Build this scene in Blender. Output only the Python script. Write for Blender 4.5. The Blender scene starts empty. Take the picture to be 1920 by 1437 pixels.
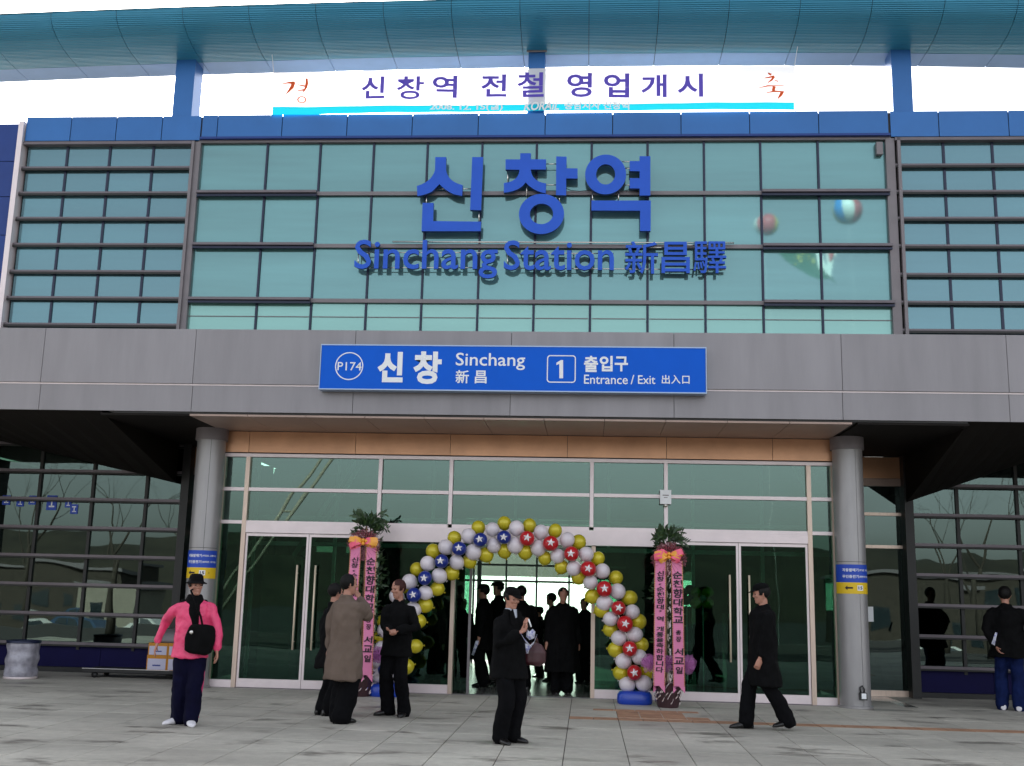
import bpy, bmesh, math, random
from mathutils import Vector, Matrix, noise
random.seed(7)
scene = bpy.context.scene
C = scene.collection
# ------------------------------------------------------------------ camera
F_PX, CX, CY = 2055.0, 960.0, 718.5
YAW, PITCH, ROLL = math.radians(4.105), math.radians(10.88), math.radians(1.384)
CAM = Vector((0, -18.1, 1.6))
_f = Vector((-math.sin(YAW)*math.cos(PITCH), math.cos(YAW)*math.cos(PITCH), math.sin(PITCH)))
_r0 = Vector((math.cos(YAW), math.sin(YAW), 0)); _u0 = _r0.cross(_f)
_r = _r0*math.cos(ROLL) + _u0*math.sin(ROLL); _u = _r.cross(_f)
cam = bpy.data.cameras.new('camera'); camo = bpy.data.objects.new('camera', cam); C.objects.link(camo)
camo.matrix_world = Matrix(((_r.x, _u.x, -_f.x, CAM.x), (_r.y, _u.y, -_f.y, CAM.y), (_r.z, _u.z, -_f.z, CAM.z), (0, 0, 0, 1)))
cam.sensor_width = 36.0; cam.lens = 36.0*F_PX/1920.0; cam.clip_end = 2000; cam.clip_start = 0.1
scene.camera = camo
# ------------------------------------------------------------------ sky, sun, exposure
SUN_EL, SUN_AZ = math.radians(36), math.radians(-14)   # azimuth from +y (behind the station) towards +x
world = bpy.data.worlds.new('World'); scene.world = world; world.use_nodes = True
wn = world.node_tree.nodes; wl = world.node_tree.links
bg = wn['Background']
sky = wn.new('ShaderNodeTexSky'); sky.sky_type = 'NISHITA'; sky.sun_disc = False
sky.sun_elevation = SUN_EL; sky.sun_rotation = SUN_AZ; sky.air_density = 1.0; sky.dust_density = 3.0; sky.ozone_density = 1.0
hs = wn.new('ShaderNodeHueSaturation'); hs.inputs['Saturation'].default_value = 0.27
wl.new(sky.outputs[0], hs.inputs['Color']); wl.new(hs.outputs[0], bg.inputs[0]); bg.inputs[1].default_value = 0.12
sl = bpy.data.lights.new('sun', 'SUN'); sl.energy = 4.0; sl.angle = math.radians(0.6); sl.color = (1, 0.95, 0.87)
so = bpy.data.objects.new('sun', sl); C.objects.link(so)
sd = Vector((math.sin(SUN_AZ)*math.cos(SUN_EL), math.cos(SUN_AZ)*math.cos(SUN_EL), math.sin(SUN_EL)))
so.rotation_euler = sd.to_track_quat('Z', 'Y').to_euler(); so.location = (0, 30, 40)
vs = scene.view_settings
vs.view_transform = 'Standard'; vs.look = 'None'; vs.gamma = 1.0; vs.use_curve_mapping = False
vs.exposure = 1.75
scene.cycles.max_bounces = 8; scene.cycles.transparent_max_bounces = 16; scene.cycles.diffuse_bounces = 4
scene.cycles.sample_clamp_indirect = 6.0

def at(px, py, Y):
    """point of the place that the photograph shows at px,py if it lies in the plane y = Y"""
    d = _f*F_PX + _r*(px-CX) - _u*(py-CY)
    return CAM + d*((Y-CAM.y)/d.y)
def atz(px, py, Z=0.0):
    d = _f*F_PX + _r*(px-CX) - _u*(py-CY)
    return CAM + d*((Z-CAM.z)/d.z)
# ------------------------------------------------------------------ materials
def _base(name):
    m = bpy.data.materials.new(name); m.use_nodes = True
    nt = m.node_tree; return m, nt, nt.nodes['Principled BSDF']
def _dark(): pass
def mat(name, col, rough=0.6, metal=0.0, var=0.0, vscale=3.0, bump=0.0, bscale=60.0, spec=None, var2=None, stretch=None, coat=0.0, obj_random=0.0, trans=0.0):
    m, nt, b = _base(name)
    b.inputs['Base Color'].default_value = (*col, 1); b.inputs['Roughness'].default_value = rough; b.inputs['Metallic'].default_value = metal
    if spec is not None: b.inputs['Specular IOR Level'].default_value = spec
    if coat: b.inputs['Coat Weight'].default_value = coat; b.inputs['Coat Roughness'].default_value = 0.1
    if trans: b.inputs['Transmission Weight'].default_value = trans
    geo = nt.nodes.new('ShaderNodeNewGeometry'); src = geo.outputs['Position']
    if stretch:
        mp = nt.nodes.new('ShaderNodeMapping'); mp.inputs['Scale'].default_value = stretch
        nt.links.new(src, mp.inputs['Vector']); src = mp.outputs['Vector']
    if var or obj_random:
        n = nt.nodes.new('ShaderNodeTexNoise'); n.inputs['Scale'].default_value = vscale; n.inputs['Detail'].default_value = 5; n.inputs['Roughness'].default_value = 0.6
        nt.links.new(src, n.inputs['Vector'])
        r = nt.nodes.new('ShaderNodeMapRange'); r.inputs[1].default_value = 0.3; r.inputs[2].default_value = 0.7
        r.inputs[3].default_value = 1-var; r.inputs[4].default_value = 1+var
        nt.links.new(n.outputs['Fac'], r.inputs[0]); fac = r.outputs[0]
        if obj_random:
            oi = nt.nodes.new('ShaderNodeObjectInfo'); r2 = nt.nodes.new('ShaderNodeMapRange')
            r2.inputs[3].default_value = 1-obj_random; r2.inputs[4].default_value = 1+obj_random
            nt.links.new(oi.outputs['Random'], r2.inputs[0]); mu = nt.nodes.new('ShaderNodeMath'); mu.operation = 'MULTIPLY'
            nt.links.new(fac, mu.inputs[0]); nt.links.new(r2.outputs[0], mu.inputs[1]); fac = mu.outputs[0]
        vm = nt.nodes.new('ShaderNodeVectorMath'); vm.operation = 'SCALE'; vm.inputs[0].default_value = col
        nt.links.new(fac, vm.inputs['Scale']); out = vm.outputs[0]
        if var2:
            mx = nt.nodes.new('ShaderNodeMix'); mx.data_type = 'RGBA'; n2 = nt.nodes.new('ShaderNodeTexNoise')
            n2.inputs['Scale'].default_value = var2[1]; n2.inputs['Detail'].default_value = 6; nt.links.new(src, n2.inputs['Vector'])
            cr = nt.nodes.new('ShaderNodeMapRange'); cr.inputs[1].default_value = var2[2]; cr.inputs[2].default_value = var2[3]; nt.links.new(n2.outputs['Fac'], cr.inputs[0])
            nt.links.new(cr.outputs[0], mx.inputs['Factor']); nt.links.new(out, mx.inputs['A']); mx.inputs['B'].default_value = (*var2[0], 1); out = mx.outputs['Result']
        nt.links.new(out, b.inputs['Base Color'])
    if bump:
        n3 = nt.nodes.new('ShaderNodeTexNoise'); n3.inputs['Scale'].default_value = bscale; n3.inputs['Detail'].default_value = 4
        nt.links.new(src, n3.inputs['Vector']); bp = nt.nodes.new('ShaderNodeBump'); bp.inputs['Strength'].default_value = bump; bp.inputs['Distance'].default_value = 0.02
        nt.links.new(n3.outputs['Fac'], bp.inputs['Height']); nt.links.new(bp.outputs[0], b.inputs['Normal'])
    return m
def glass(name, tint, refl, reflcol=(1, 1, 1), rough=0.01, wav=0.0, facing=0.25):
    """thin pane: tinted see-through plus a mirror share that grows at a glance"""
    m = bpy.data.materials.new(name); m.use_nodes = True; nt = m.node_tree; N = nt.nodes
    for n in list(N): N.remove(n)
    o = N.new('ShaderNodeOutputMaterial'); t = N.new('ShaderNodeBsdfTransparent'); t.inputs[0].default_value = (*tint, 1)
    g = N.new('ShaderNodeBsdfGlossy'); g.inputs['Color'].default_value = (*reflcol, 1); g.inputs['Roughness'].default_value = rough
    lw = N.new('ShaderNodeLayerWeight'); lw.inputs[0].default_value = 0.25
    r = N.new('ShaderNodeMapRange'); r.inputs[3].default_value = refl; r.inputs[4].default_value = min(1, refl+facing)
    nt.links.new(lw.outputs['Fresnel'], r.inputs[0]); mx = N.new('ShaderNodeMixShader')
    nt.links.new(r.outputs[0], mx.inputs[0]); nt.links.new(t.outputs[0], mx.inputs[1]); nt.links.new(g.outputs[0], mx.inputs[2]); nt.links.new(mx.outputs[0], o.inputs[0])
    _wave(nt, g, wav)
    return m
def _wave(nt, g, wav):
    if not wav: return
    N = nt.nodes
    oi = N.new('ShaderNodeObjectInfo'); geo = N.new('ShaderNodeNewGeometry'); ad = N.new('ShaderNodeVectorMath'); ad.operation = 'ADD'
    sc = N.new('ShaderNodeMath'); sc.operation = 'MULTIPLY'; sc.inputs[1].default_value = 30
    nt.links.new(oi.outputs['Random'], sc.inputs[0]); nt.links.new(geo.outputs['Position'], ad.inputs[0]); nt.links.new(sc.outputs[0], ad.inputs[1])
    n = N.new('ShaderNodeTexNoise'); n.inputs['Scale'].default_value = 0.9; n.inputs['Detail'].default_value = 1
    nt.links.new(ad.outputs[0], n.inputs['Vector']); bp = N.new('ShaderNodeBump'); bp.inputs['Strength'].default_value = 1.0; bp.inputs['Distance'].default_value = wav
    nt.links.new(n.outputs['Fac'], bp.inputs['Height']); nt.links.new(bp.outputs[0], g.inputs['Normal'])
def coated(name, base, refl, reflcol, rough=0.03, var=0.12, wav=0.002):
    """opaque back-painted or blinded glass: coloured body under a mirror share"""
    m, nt, b = _base(name); N = nt.nodes
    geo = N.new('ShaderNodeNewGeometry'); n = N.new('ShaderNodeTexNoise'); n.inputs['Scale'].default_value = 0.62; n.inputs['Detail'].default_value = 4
    mp = N.new('ShaderNodeMapping'); mp.inputs['Scale'].default_value = (0.22, 1, 2.6)  # wide bands: cloud reflections painted into the body colour
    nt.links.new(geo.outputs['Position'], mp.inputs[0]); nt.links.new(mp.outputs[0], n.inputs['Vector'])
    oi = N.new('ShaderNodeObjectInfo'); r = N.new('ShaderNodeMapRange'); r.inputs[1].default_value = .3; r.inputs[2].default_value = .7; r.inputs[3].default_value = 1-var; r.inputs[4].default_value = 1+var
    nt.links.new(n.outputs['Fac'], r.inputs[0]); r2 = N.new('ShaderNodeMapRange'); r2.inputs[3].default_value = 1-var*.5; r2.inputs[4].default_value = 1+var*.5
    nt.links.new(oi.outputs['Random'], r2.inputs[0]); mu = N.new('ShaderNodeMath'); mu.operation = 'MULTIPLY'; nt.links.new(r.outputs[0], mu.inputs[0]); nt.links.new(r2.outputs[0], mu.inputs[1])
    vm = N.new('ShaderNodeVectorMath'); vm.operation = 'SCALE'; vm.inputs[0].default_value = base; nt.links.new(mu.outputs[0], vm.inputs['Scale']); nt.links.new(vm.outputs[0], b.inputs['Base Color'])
    b.inputs['Roughness'].default_value = 0.5
    g = N.new('ShaderNodeBsdfGlossy'); g.inputs['Color'].default_value = (*reflcol, 1); g.inputs['Roughness'].default_value = rough
    mx = N.new('ShaderNodeMixShader'); mx.inputs[0].default_value = refl
    nt.links.new(b.outputs[0], mx.inputs[1]); nt.links.new(g.outputs[0], mx.inputs[2]); nt.links.new(mx.outputs[0], N['Material Output'].inputs[0])
    _wave(nt, g, wav)
    return m

M = {}
M['grey_panel'] = mat('grey_panel', (0.262, 0.248, 0.262), 0.45, 0.3, var=0.09, vscale=1.4, obj_random=0.05, stretch=(2.5, 1, .35))
M['panel_back'] = mat('panel_back', (0.05, 0.05, 0.05), 0.8)
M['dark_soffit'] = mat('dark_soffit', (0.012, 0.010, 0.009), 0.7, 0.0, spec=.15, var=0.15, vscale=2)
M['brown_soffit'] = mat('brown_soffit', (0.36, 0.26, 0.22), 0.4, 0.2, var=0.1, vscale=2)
M['beige'] = mat('beige_panel', (0.56, 0.30, 0.17), 0.30, 0.45, var=0.12, vscale=2.2, obj_random=0.05)
M['steel'] = mat('brushed_steel', (0.62, 0.49, 0.41), 0.38, 0.55, var=0.08, vscale=4, stretch=(8, 8, .6))
M['white_alu'] = mat('white_aluminium', (0.80, 0.70, 0.71), 0.4, 0.25, var=0.06, vscale=3)
M['column'] = mat('column_metal', (0.34, 0.33, 0.335), 0.38, 0.4, var=0.07, vscale=2.5, stretch=(3, 3, .7))
M['fin'] = mat('fin_grey', (0.15, 0.13, 0.145), 0.45, 0.4, var=0.1, vscale=3)
M['mullion_dark'] = mat('mullion_dark', (0.012, 0.018, 0.05), 0.4, 0.2)
M['transom_grey'] = mat('transom_grey', (0.20, 0.18, 0.19), 0.5, 0.3, var=0.08, vscale=3)
M['blue_panel'] = mat('blue_panel', (0.026, 0.14, 0.40), 0.38, 0.25, var=0.06, vscale=1.5, obj_random=0.05)
M['blue_deep'] = mat('blue_deep', (0.004, 0.035, 0.20), 0.4, 0.2, var=0.06, obj_random=0.05)
M['blade'] = mat('blade_panel', (0.035, 0.25, 0.40), 0.34, 0.2, var=0.05, vscale=1.0, obj_random=0.04)
M['blade_pale'] = mat('blade_pale', (0.26, 0.42, 0.72), 0.4, 0.2, var=0.05)
M['navy_dado'] = mat('navy_dado', (0.005, 0.004, 0.05), 0.7, spec=.2, var=0.1)
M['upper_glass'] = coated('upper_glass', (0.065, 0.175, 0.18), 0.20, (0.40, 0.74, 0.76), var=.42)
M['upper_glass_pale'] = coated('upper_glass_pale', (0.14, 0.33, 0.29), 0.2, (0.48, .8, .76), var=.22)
M['side_glass'] = coated('side_glass', (0.025, 0.075, 0.09), 0.24, (0.33, 0.60, 0.68), var=.5, wav=0.004)
M['door_glass'] = glass('door_glass', (0.27, 0.48, 0.38), 0.04, (.6, 1, .85), facing=.2, wav=0.003)
M['transom_glass'] = glass('transom_glass', (0.34, 0.50, 0.44), 0.09, (.75, 1, .93), facing=.3, wav=0.003)
M['wing_glass'] = glass('wing_glass', (0.13, 0.20, 0.17), 0.085, (.75, 1, .95), wav=0.004)
M['rear_glass'] = glass('rear_glass', (0.75, 0.9, 0.82), 0.06)
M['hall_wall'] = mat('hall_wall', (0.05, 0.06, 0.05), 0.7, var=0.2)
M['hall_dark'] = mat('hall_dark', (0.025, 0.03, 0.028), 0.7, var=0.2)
M['hall_floor'] = mat('hall_floor', (0.16, 0.16, 0.15), 0.18, var=0.15, vscale=2)
M['black_metal'] = mat('black_metal', (0.012, 0.012, 0.012), 0.5)
M['chrome'] = mat('chrome', (0.75, 0.72, 0.68), 0.2, 1.0)
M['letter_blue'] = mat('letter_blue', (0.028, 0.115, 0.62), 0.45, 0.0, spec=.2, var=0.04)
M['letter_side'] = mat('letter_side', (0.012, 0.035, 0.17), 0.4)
M['sign_blue'] = mat('sign_blue', (0.003, 0.11, 0.64), 0.5, spec=.15, var=0.03)
M['sign_blue_dark'] = mat('sign_blue_dark', (0.01, 0.035, 0.25), 0.5)
M['white_print'] = mat('white_print', (0.85, 0.86, 0.88), 0.5)
M['black_print'] = mat('black_print', (0.012, 0.006, 0.012), 0.6)
M['sign_edge'] = mat('sign_edge', (0.35, 0.45, 0.6), 0.4, 0.5)
M['yellow'] = mat('label_yellow', (0.75, 0.50, 0.01), 0.5, var=0.05)
M['label_blue'] = mat('label_blue', (0.01, 0.06, 0.45), 0.5, var=0.05)
def tile_mat():
    m, nt, b = _base('granite_tile'); N = nt.nodes; L = nt.links
    geo = N.new('ShaderNodeNewGeometry')
    def nz(sc, det=4, rough=.6, stretch=None, off=0):
        n = N.new('ShaderNodeTexNoise'); n.inputs['Scale'].default_value = sc; n.inputs['Detail'].default_value = det; n.inputs['Roughness'].default_value = rough
        mp = N.new('ShaderNodeMapping'); mp.inputs['Scale'].default_value = stretch or (1, 1, 1); mp.inputs['Location'].default_value = (off, off, 0)
        L.new(geo.outputs['Position'], mp.inputs[0]); L.new(mp.outputs[0], n.inputs['Vector']); return n.outputs['Fac']
    def mr(x, a, b_, c, d):
        r = N.new('ShaderNodeMapRange'); r.inputs[1].default_value = a; r.inputs[2].default_value = b_; r.inputs[3].default_value = c; r.inputs[4].default_value = d; L.new(x, r.inputs[0]); return r.outputs[0]
    def mul(a, b_):
        q = N.new('ShaderNodeMath'); q.operation = 'MULTIPLY'; L.new(a, q.inputs[0]); L.new(b_, q.inputs[1]); return q.outputs[0]
    oi = N.new('ShaderNodeObjectInfo')
    v = mr(nz(0.55, 6, .62, (.6, 1.5, 1)), .32, .68, .70, 1.12)
    v = mul(v, mr(nz(260, 2), .25, .75, .78, 1.22)); v = mul(v, mr(nz(7, 6, .75), .3, .7, .86, 1.12)); v = mul(v, mr(oi.outputs['Random'], 0, 1, .93, 1.06))
    vm = N.new('ShaderNodeVectorMath'); vm.operation = 'SCALE'; vm.inputs[0].default_value = (0.48, 0.455, 0.395); L.new(v, vm.inputs['Scale'])
    st = mr(nz(1.25, 7, .62, (.75, 1.5, 1), 3.3), 0.56, .65, 0, .85)      # damp patches
    mx = N.new('ShaderNodeMix'); mx.data_type = 'RGBA'; L.new(st, mx.inputs['Factor']); L.new(vm.outputs[0], mx.inputs['A']); mx.inputs['B'].default_value = (0.15, 0.13, 0.112, 1)
    L.new(mx.outputs['Result'], b.inputs['Base Color'])
    L.new(mr(st, 0, 1, .62, .35), b.inputs['Roughness'])
    bp = N.new('ShaderNodeBump'); bp.inputs['Strength'].default_value = .25; bp.inputs['Distance'].default_value = .003; L.new(nz(90, 3), bp.inputs['Height']); L.new(bp.outputs[0], b.inputs['Normal'])
    return m
M['tile'] = tile_mat()
M['joint'] = mat('tile_joint', (0.055, 0.05, 0.046), 0.85, var=0.2, vscale=6)
M['tactile'] = mat('tactile_tile', (0.36, 0.20, 0.12), 0.7, var=0.25, vscale=5, obj_random=0.1)
M['concrete'] = mat('concrete', (0.42, 0.41, 0.38), 0.8, var=0.15, vscale=0.6, bump=.2, bscale=20)
M['asphalt'] = mat('asphalt', (0.035, 0.035, 0.034), 0.85, var=0.2, vscale=0.5)
M['hill'] = mat('hill', (0.030, 0.027, 0.017), 0.95, var=0.45, vscale=0.12)
# ------------------------------------------------------------------ mesh helpers
class MB:
    def __init__(s): s.v = []; s.f = []; s.mi = []; s.cur = 0
    def add(s, vs, fs):
        o = len(s.v); s.v += [tuple(v) for v in vs]; s.f += [tuple(i+o for i in f) for f in fs]; s.mi += [s.cur]*len(fs); return s
    def box(s, x0, x1, y0, y1, z0, z1):
        if x0 > x1: x0, x1 = x1, x0
        if y0 > y1: y0, y1 = y1, y0
        if z0 > z1: z0, z1 = z1, z0
        return s.add([(x, y, z) for x in (x0, x1) for y in (y0, y1) for z in (z0, z1)],
                     [(0, 1, 3, 2), (4, 6, 7, 5), (0, 4, 5, 1), (2, 3, 7, 6), (0, 2, 6, 4), (1, 5, 7, 3)])
    def loft(s, rings, n=12, cap=True):
        """rings: (centre, half-axis A, half-axis B)"""
        vs, fs = [], []
        for c, A, B in rings:
            c, A, B = Vector(c), Vector(A), Vector(B)
            for i in range(n):
                t = 2*math.pi*i/n; vs.append(c + A*math.cos(t) + B*math.sin(t))
        m = len(rings)
        for k in range(m-1):
            for i in range(n):
                j = (i+1) % n; fs.append((k*n+i, k*n+j, (k+1)*n+j, (k+1)*n+i))
        if cap: fs.append(tuple(range(n-1, -1, -1))); fs.append(tuple((m-1)*n+i for i in range(n)))
        return s.add(vs, fs)
    def tube(s, pts, rad, n=8, cap=True):
        pts = [Vector(p) for p in pts]; R = rad if isinstance(rad, (list, tuple)) else [rad]*len(pts); rings = []
        prev = None
        for i, p in enumerate(pts):
            t = (pts[min(i+1, len(pts)-1)] - pts[max(i-1, 0)]).normalized()
            if prev is None:
                h = Vector((0, 0, 1)) if abs(t.z) < .9 else Vector((1, 0, 0)); a = t.cross(h).normalized()
            else: a = (prev - t*prev.dot(t)).normalized()
            prev = a; b = t.cross(a); rings.append((p, a*R[i], b*R[i]))
        return s.loft(rings, n, cap)
    def ball(s, c, r, n=12, m=8, sc=(1, 1, 1)):
        c = Vector(c); rings = []
        for k in range(m+1):
            t = -math.pi/2 + math.pi*k/m; q = max(math.cos(t), 0.02)
            rings.append((c+Vector((0, 0, math.sin(t)*r*sc[2])), (q*r*sc[0], 0, 0), (0, q*r*sc[1], 0)))
        return s.loft(rings, n)
    def prism(s, poly, y0, y1, holes=None):
        """polygon in x,z pushed along y; y0 the front (nearer the camera)"""
        n = len(poly)
        vs = [(x, y0, z) for x, z in poly] + [(x, y1, z) for x, z in poly]
        return s.add(vs, [tuple(range(n)), tuple(range(2*n-1, n-1, -1))] + [(i, i+n, (i+1) % n+n, (i+1) % n) for i in range(n)])
    def ring(s, c, ro, ri, y0, y1, n=40):
        cx, cz = c; vs = []; fs = []
        for i in range(n):
            t = 2*math.pi*i/n; a, b = math.cos(t), math.sin(t)
            vs += [(cx+ro[0]*a, y0, cz+ro[1]*b), (cx+ri[0]*a, y0, cz+ri[1]*b), (cx+ri[0]*a, y1, cz+ri[1]*b), (cx+ro[0]*a, y1, cz+ro[1]*b)]
        for i in range(n):
            j = (i+1) % n
            for k in range(4): l = (k+1) % 4; fs.append((i*4+k, j*4+k, j*4+l, i*4+l))
        return s.add(vs, fs)
    def mesh(s, name, mats, smooth=False, fix=True):
        me = bpy.data.meshes.new(name); me.from_pydata(s.v, [], s.f)
        for m in (mats if isinstance(mats, (list, tuple)) else [mats]): me.materials.append(M[m] if isinstance(m, str) else m)
        me.polygons.foreach_set('material_index', s.mi)
        if fix:
            bm = bmesh.new(); bm.from_mesh(me); bmesh.ops.recalc_face_normals(bm, faces=bm.faces); bm.to_mesh(me); bm.free()
        if smooth: smoothed(me, smooth)
        return me
def smoothed(me, ang=40):
    me.polygons.foreach_set('use_smooth', [True]*len(me.polygons))
    if ang is not True and ang < 180:
        try: me.set_sharp_from_angle(angle=math.radians(ang))
        except Exception: pass
def link(name, me, parent=None):
    o = bpy.data.objects.new(name, me); C.objects.link(o)
    if parent is not None:
        o.parent = parent; o.matrix_parent_inverse = WM(parent).inverted()
    return o
def WM(o):
    b = o.matrix_basis.copy()
    return WM(o.parent) @ o.matrix_parent_inverse @ b if o.parent else b
def tag(o, label, cat, group=None, kind=None):
    if label: o['label'] = label
    if cat: o['category'] = cat
    if group: o['group'] = group
    if kind: o['kind'] = kind
    return o
def thing(name, label, cat, loc, group=None):
    o = bpy.data.objects.new(name, None); C.objects.link(o); o.location = loc; o.empty_display_size = .2
    return tag(o, label, cat, group)
_uc = {}
def block(name, m, parent, x0, x1, y0, y1, z0, z1):
    """a box part: one shared unit cube per material, scaled to its size"""
    if m not in _uc: _uc[m] = MB().box(-.5, .5, -.5, .5, -.5, .5).mesh('block_'+m, m)
    o = bpy.data.objects.new(name, _uc[m]); C.objects.link(o)
    o.location = ((x0+x1)/2, (y0+y1)/2, (z0+z1)/2); o.scale = (abs(x1-x0), abs(y1-y0), abs(z1-z0))
    if parent is not None: o.parent = parent; o.matrix_parent_inverse = WM(parent).inverted()
    return o
def part(name, mb, m, parent, smooth=False): return link(name, mb.mesh(name, m, smooth), parent)
# text -> mesh in the x,z plane facing -y
_dg = bpy.context.evaluated_depsgraph_get
def text_geo(body, bold=0.0, extrude=0.0, space=1.0, res=3):
    cu = bpy.data.curves.new('t', 'FONT'); cu.body = body; cu.size = 1; cu.offset = bold; cu.extrude = extrude; cu.space_character = space; cu.resolution_u = res
    o = bpy.data.objects.new('t', cu); C.objects.link(o); bpy.context.view_layer.update()
    me = bpy.data.meshes.new_from_object(o.evaluated_get(_dg()))
    v = [(p.co.x, -p.co.z, p.co.y) for p in me.vertices]; f = [tuple(q.vertices) for q in me.polygons]
    bpy.data.objects.remove(o); bpy.data.curves.remove(cu); bpy.data.meshes.remove(me)
    return v, f
def fit_text(body, x0, x1, z0, z1, y, bold=0.0, depth=0.0, space=1.0, keep=False, shear=0.0):
    """vertices/faces of the text stretched into x0..x1, z0..z1 with its front at y"""
    v, f = text_geo(body, bold, 0.02 if depth else 0.0, space)
    ax = min(p[0] for p in v); bx = max(p[0] for p in v); az = min(p[2] for p in v); bz = max(p[2] for p in v)
    sx = (x1-x0)/(bx-ax); sz = (z1-z0)/(bz-az)
    if keep: sx = sz = min(sx, sz)
    ox = x0 + ((x1-x0)-(bx-ax)*sx)/2
    return [(ox+(p[0]-ax)*sx + shear*(p[2]-az)*sz, y+(depth if p[1] > 0.005 else 0.0), z0+(p[2]-az)*sz) for p in v], f
def letters(name, geo, m, parent, split=True, side=None):
    """one object per letter: islands whose x extents overlap are one letter"""
    v, f = geo
    if not split:
        mb = MB().add(v, f); return [link(name, mb.mesh(name, m, fix=False), parent)]
    par = list(range(len(v)))
    def fd(i):
        while par[i] != i: par[i] = par[par[i]]; i = par[i]
        return i
    for q in f:
        for i in q[1:]: par[fd(i)] = fd(q[0])
    ext = {}
    for i, p in enumerate(v):
        r = fd(i); e = ext.setdefault(r, [p[0], p[0]]); e[0] = min(e[0], p[0]); e[1] = max(e[1], p[0])
    groups = []
    for r, e in sorted(ext.items(), key=lambda t: t[1][0]):
        if groups and e[0] < groups[-1][1] - 1e-4: groups[-1][1] = max(groups[-1][1], e[1]); groups[-1][2].add(r)
        else: groups.append([e[0], e[1], {r}])
    out = []
    for g in groups:
        fs = [q for q in f if fd(q[0]) in g[2]]
        if not fs: continue
        idx = sorted({i for q in fs for i in q}); mp = {i: k for k, i in enumerate(idx)}
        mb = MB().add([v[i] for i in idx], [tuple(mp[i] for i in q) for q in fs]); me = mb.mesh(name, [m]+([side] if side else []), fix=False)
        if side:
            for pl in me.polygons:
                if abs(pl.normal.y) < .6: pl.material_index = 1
        out.append(link(name, me, parent))
    return out

def ribbed(m):
    nt = m.node_tree; N = nt.nodes; L = nt.links; b = N['Principled BSDF']; geo = N.new('ShaderNodeNewGeometry'); sp_ = N.new('ShaderNodeSeparateXYZ'); L.new(geo.outputs['Position'], sp_.inputs[0])
    a = N.new('ShaderNodeMath'); a.operation = 'SUBTRACT'; L.new(sp_.outputs['Z'], a.inputs[0]); L.new(sp_.outputs['Y'], a.inputs[1])
    k = N.new('ShaderNodeMath'); k.operation = 'MULTIPLY'; k.inputs[1].default_value = 2*math.pi/.045; L.new(a.outputs[0], k.inputs[0]); q = N.new('ShaderNodeMath'); q.operation = 'SINE'; L.new(k.outputs[0], q.inputs[0])
    bp = N.new('ShaderNodeBump'); bp.inputs['Strength'].default_value = .8; bp.inputs['Distance'].default_value = .006; L.new(q.outputs[0], bp.inputs['Height']); L.new(bp.outputs[0], b.inputs['Normal'])
ribbed(M['blade'])
M['cream_metal'] = mat('cream_metal', (.80, .68, .52), .38, .2)
# ------------------------------------------------------------------ ground and surroundings
def sheet(name, m, x0, x1, y0, y1, z, parent=None):
    mb = MB().add([(x0, y0, z), (x1, y0, z), (x1, y1, z), (x0, y1, z)], [(0, 1, 2, 3)]); return link(name, mb.mesh(name, m), parent)
plaza = tag(sheet('plaza_ground', 'joint', -60, 60, -24, 16, -0.012), None, None, kind='structure')
TW, TL, GAP = 0.652, 0.95, 0.008
tmesh = {}
def tile(x0, x1, y0, y1, top, m, name='tile'):
    k = (round(x1-x0, 3), round(y1-y0, 3), m)
    if k not in tmesh:
        w, l = (x1-x0)/2-GAP/2, (y1-y0)/2-GAP/2; b = .004
        mb = MB(); vs = [(sx*(w-q), sy*(l-q), z) for q, z in ((0, -.03), (0, -b), (b, 0)) for sx, sy in ((-1, -1), (1, -1), (1, 1), (-1, 1))]
        fs = [(8, 9, 10, 11)] + [(a*4+i, a*4+(i+1) % 4, (a+1)*4+(i+1) % 4, (a+1)*4+i) for a in (0, 1) for i in range(4)]
        tmesh[k] = mb.add(vs, fs).mesh(name, m)
    o = link(name, tmesh[k]); o.location = ((x0+x1)/2, (y0+y1)/2, top); o.parent = plaza; return o
rt = random.Random(3); far_tiles = MB()
JX0 = -0.22
HWX0, HWX1 = -6.15, 3.98     # door wall, x range
strips = [(0.38, 12.0, -3.06, -2.74)]
rows = []
y = -2.74
while y < 2.3: rows.append((y, min(y+TL, 2.3))); y += TL
y = -3.06
while y > -12: rows.append((y-TL, y)); y -= TL
cells = []
for c in range(-26, 26):
    x0 = JX0 + c*TW; x1 = x0+TW
    for r, (a, b) in enumerate(rows):
        sh = 0
        if a >= -0.02 and x0 > HWX0-.3 and x1 < HWX1+.3: continue
        if b > 0.0 and a < 0.0 and x0 > HWX0-.3 and x1 < HWX1+.3: b = -0.02
        cells.append((x0, x1, a, b))
    if True:
        a, b = -3.06, -2.74
        cells.append((x0, x1, a, b))
def inview(x, y, z=0):
    d = Vector((x, y, z)) - CAM; zc = d.dot(_f)
    if zc < 1: return None
    return CX+F_PX*d.dot(_r)/zc, CY-F_PX*d.dot(_u)/zc, zc
near = []
for q in cells:
    p = inview((q[0]+q[1])/2, (q[2]+q[3])/2)
    if p and -90 < p[0] < 2010 and p[1] < 1500: near.append((p[2], q))
near.sort(); vis = [q for _, q in near]
def is_tact(q): return (q[2] < -2.9 and q[3] > -2.9 and q[1] > 0.4)
for i, q in enumerate(vis):
    if is_tact(q):
        n = 2
        for k in range(n):
            w = (q[1]-q[0])/n; tile(q[0]+k*w, q[0]+(k+1)*w, q[2], q[3], rt.uniform(0, .001), 'tactile', 'tactile_tile')
    elif i < 285: tile(*q, rt.uniform(-.0012, .0012), 'tile')
    else: far_tiles.box(q[0]+GAP/2, q[1]-GAP/2, q[2]+GAP/2, q[3]-GAP/2, -.03, rt.uniform(-.001, .001))
vset = set(vis)
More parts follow.
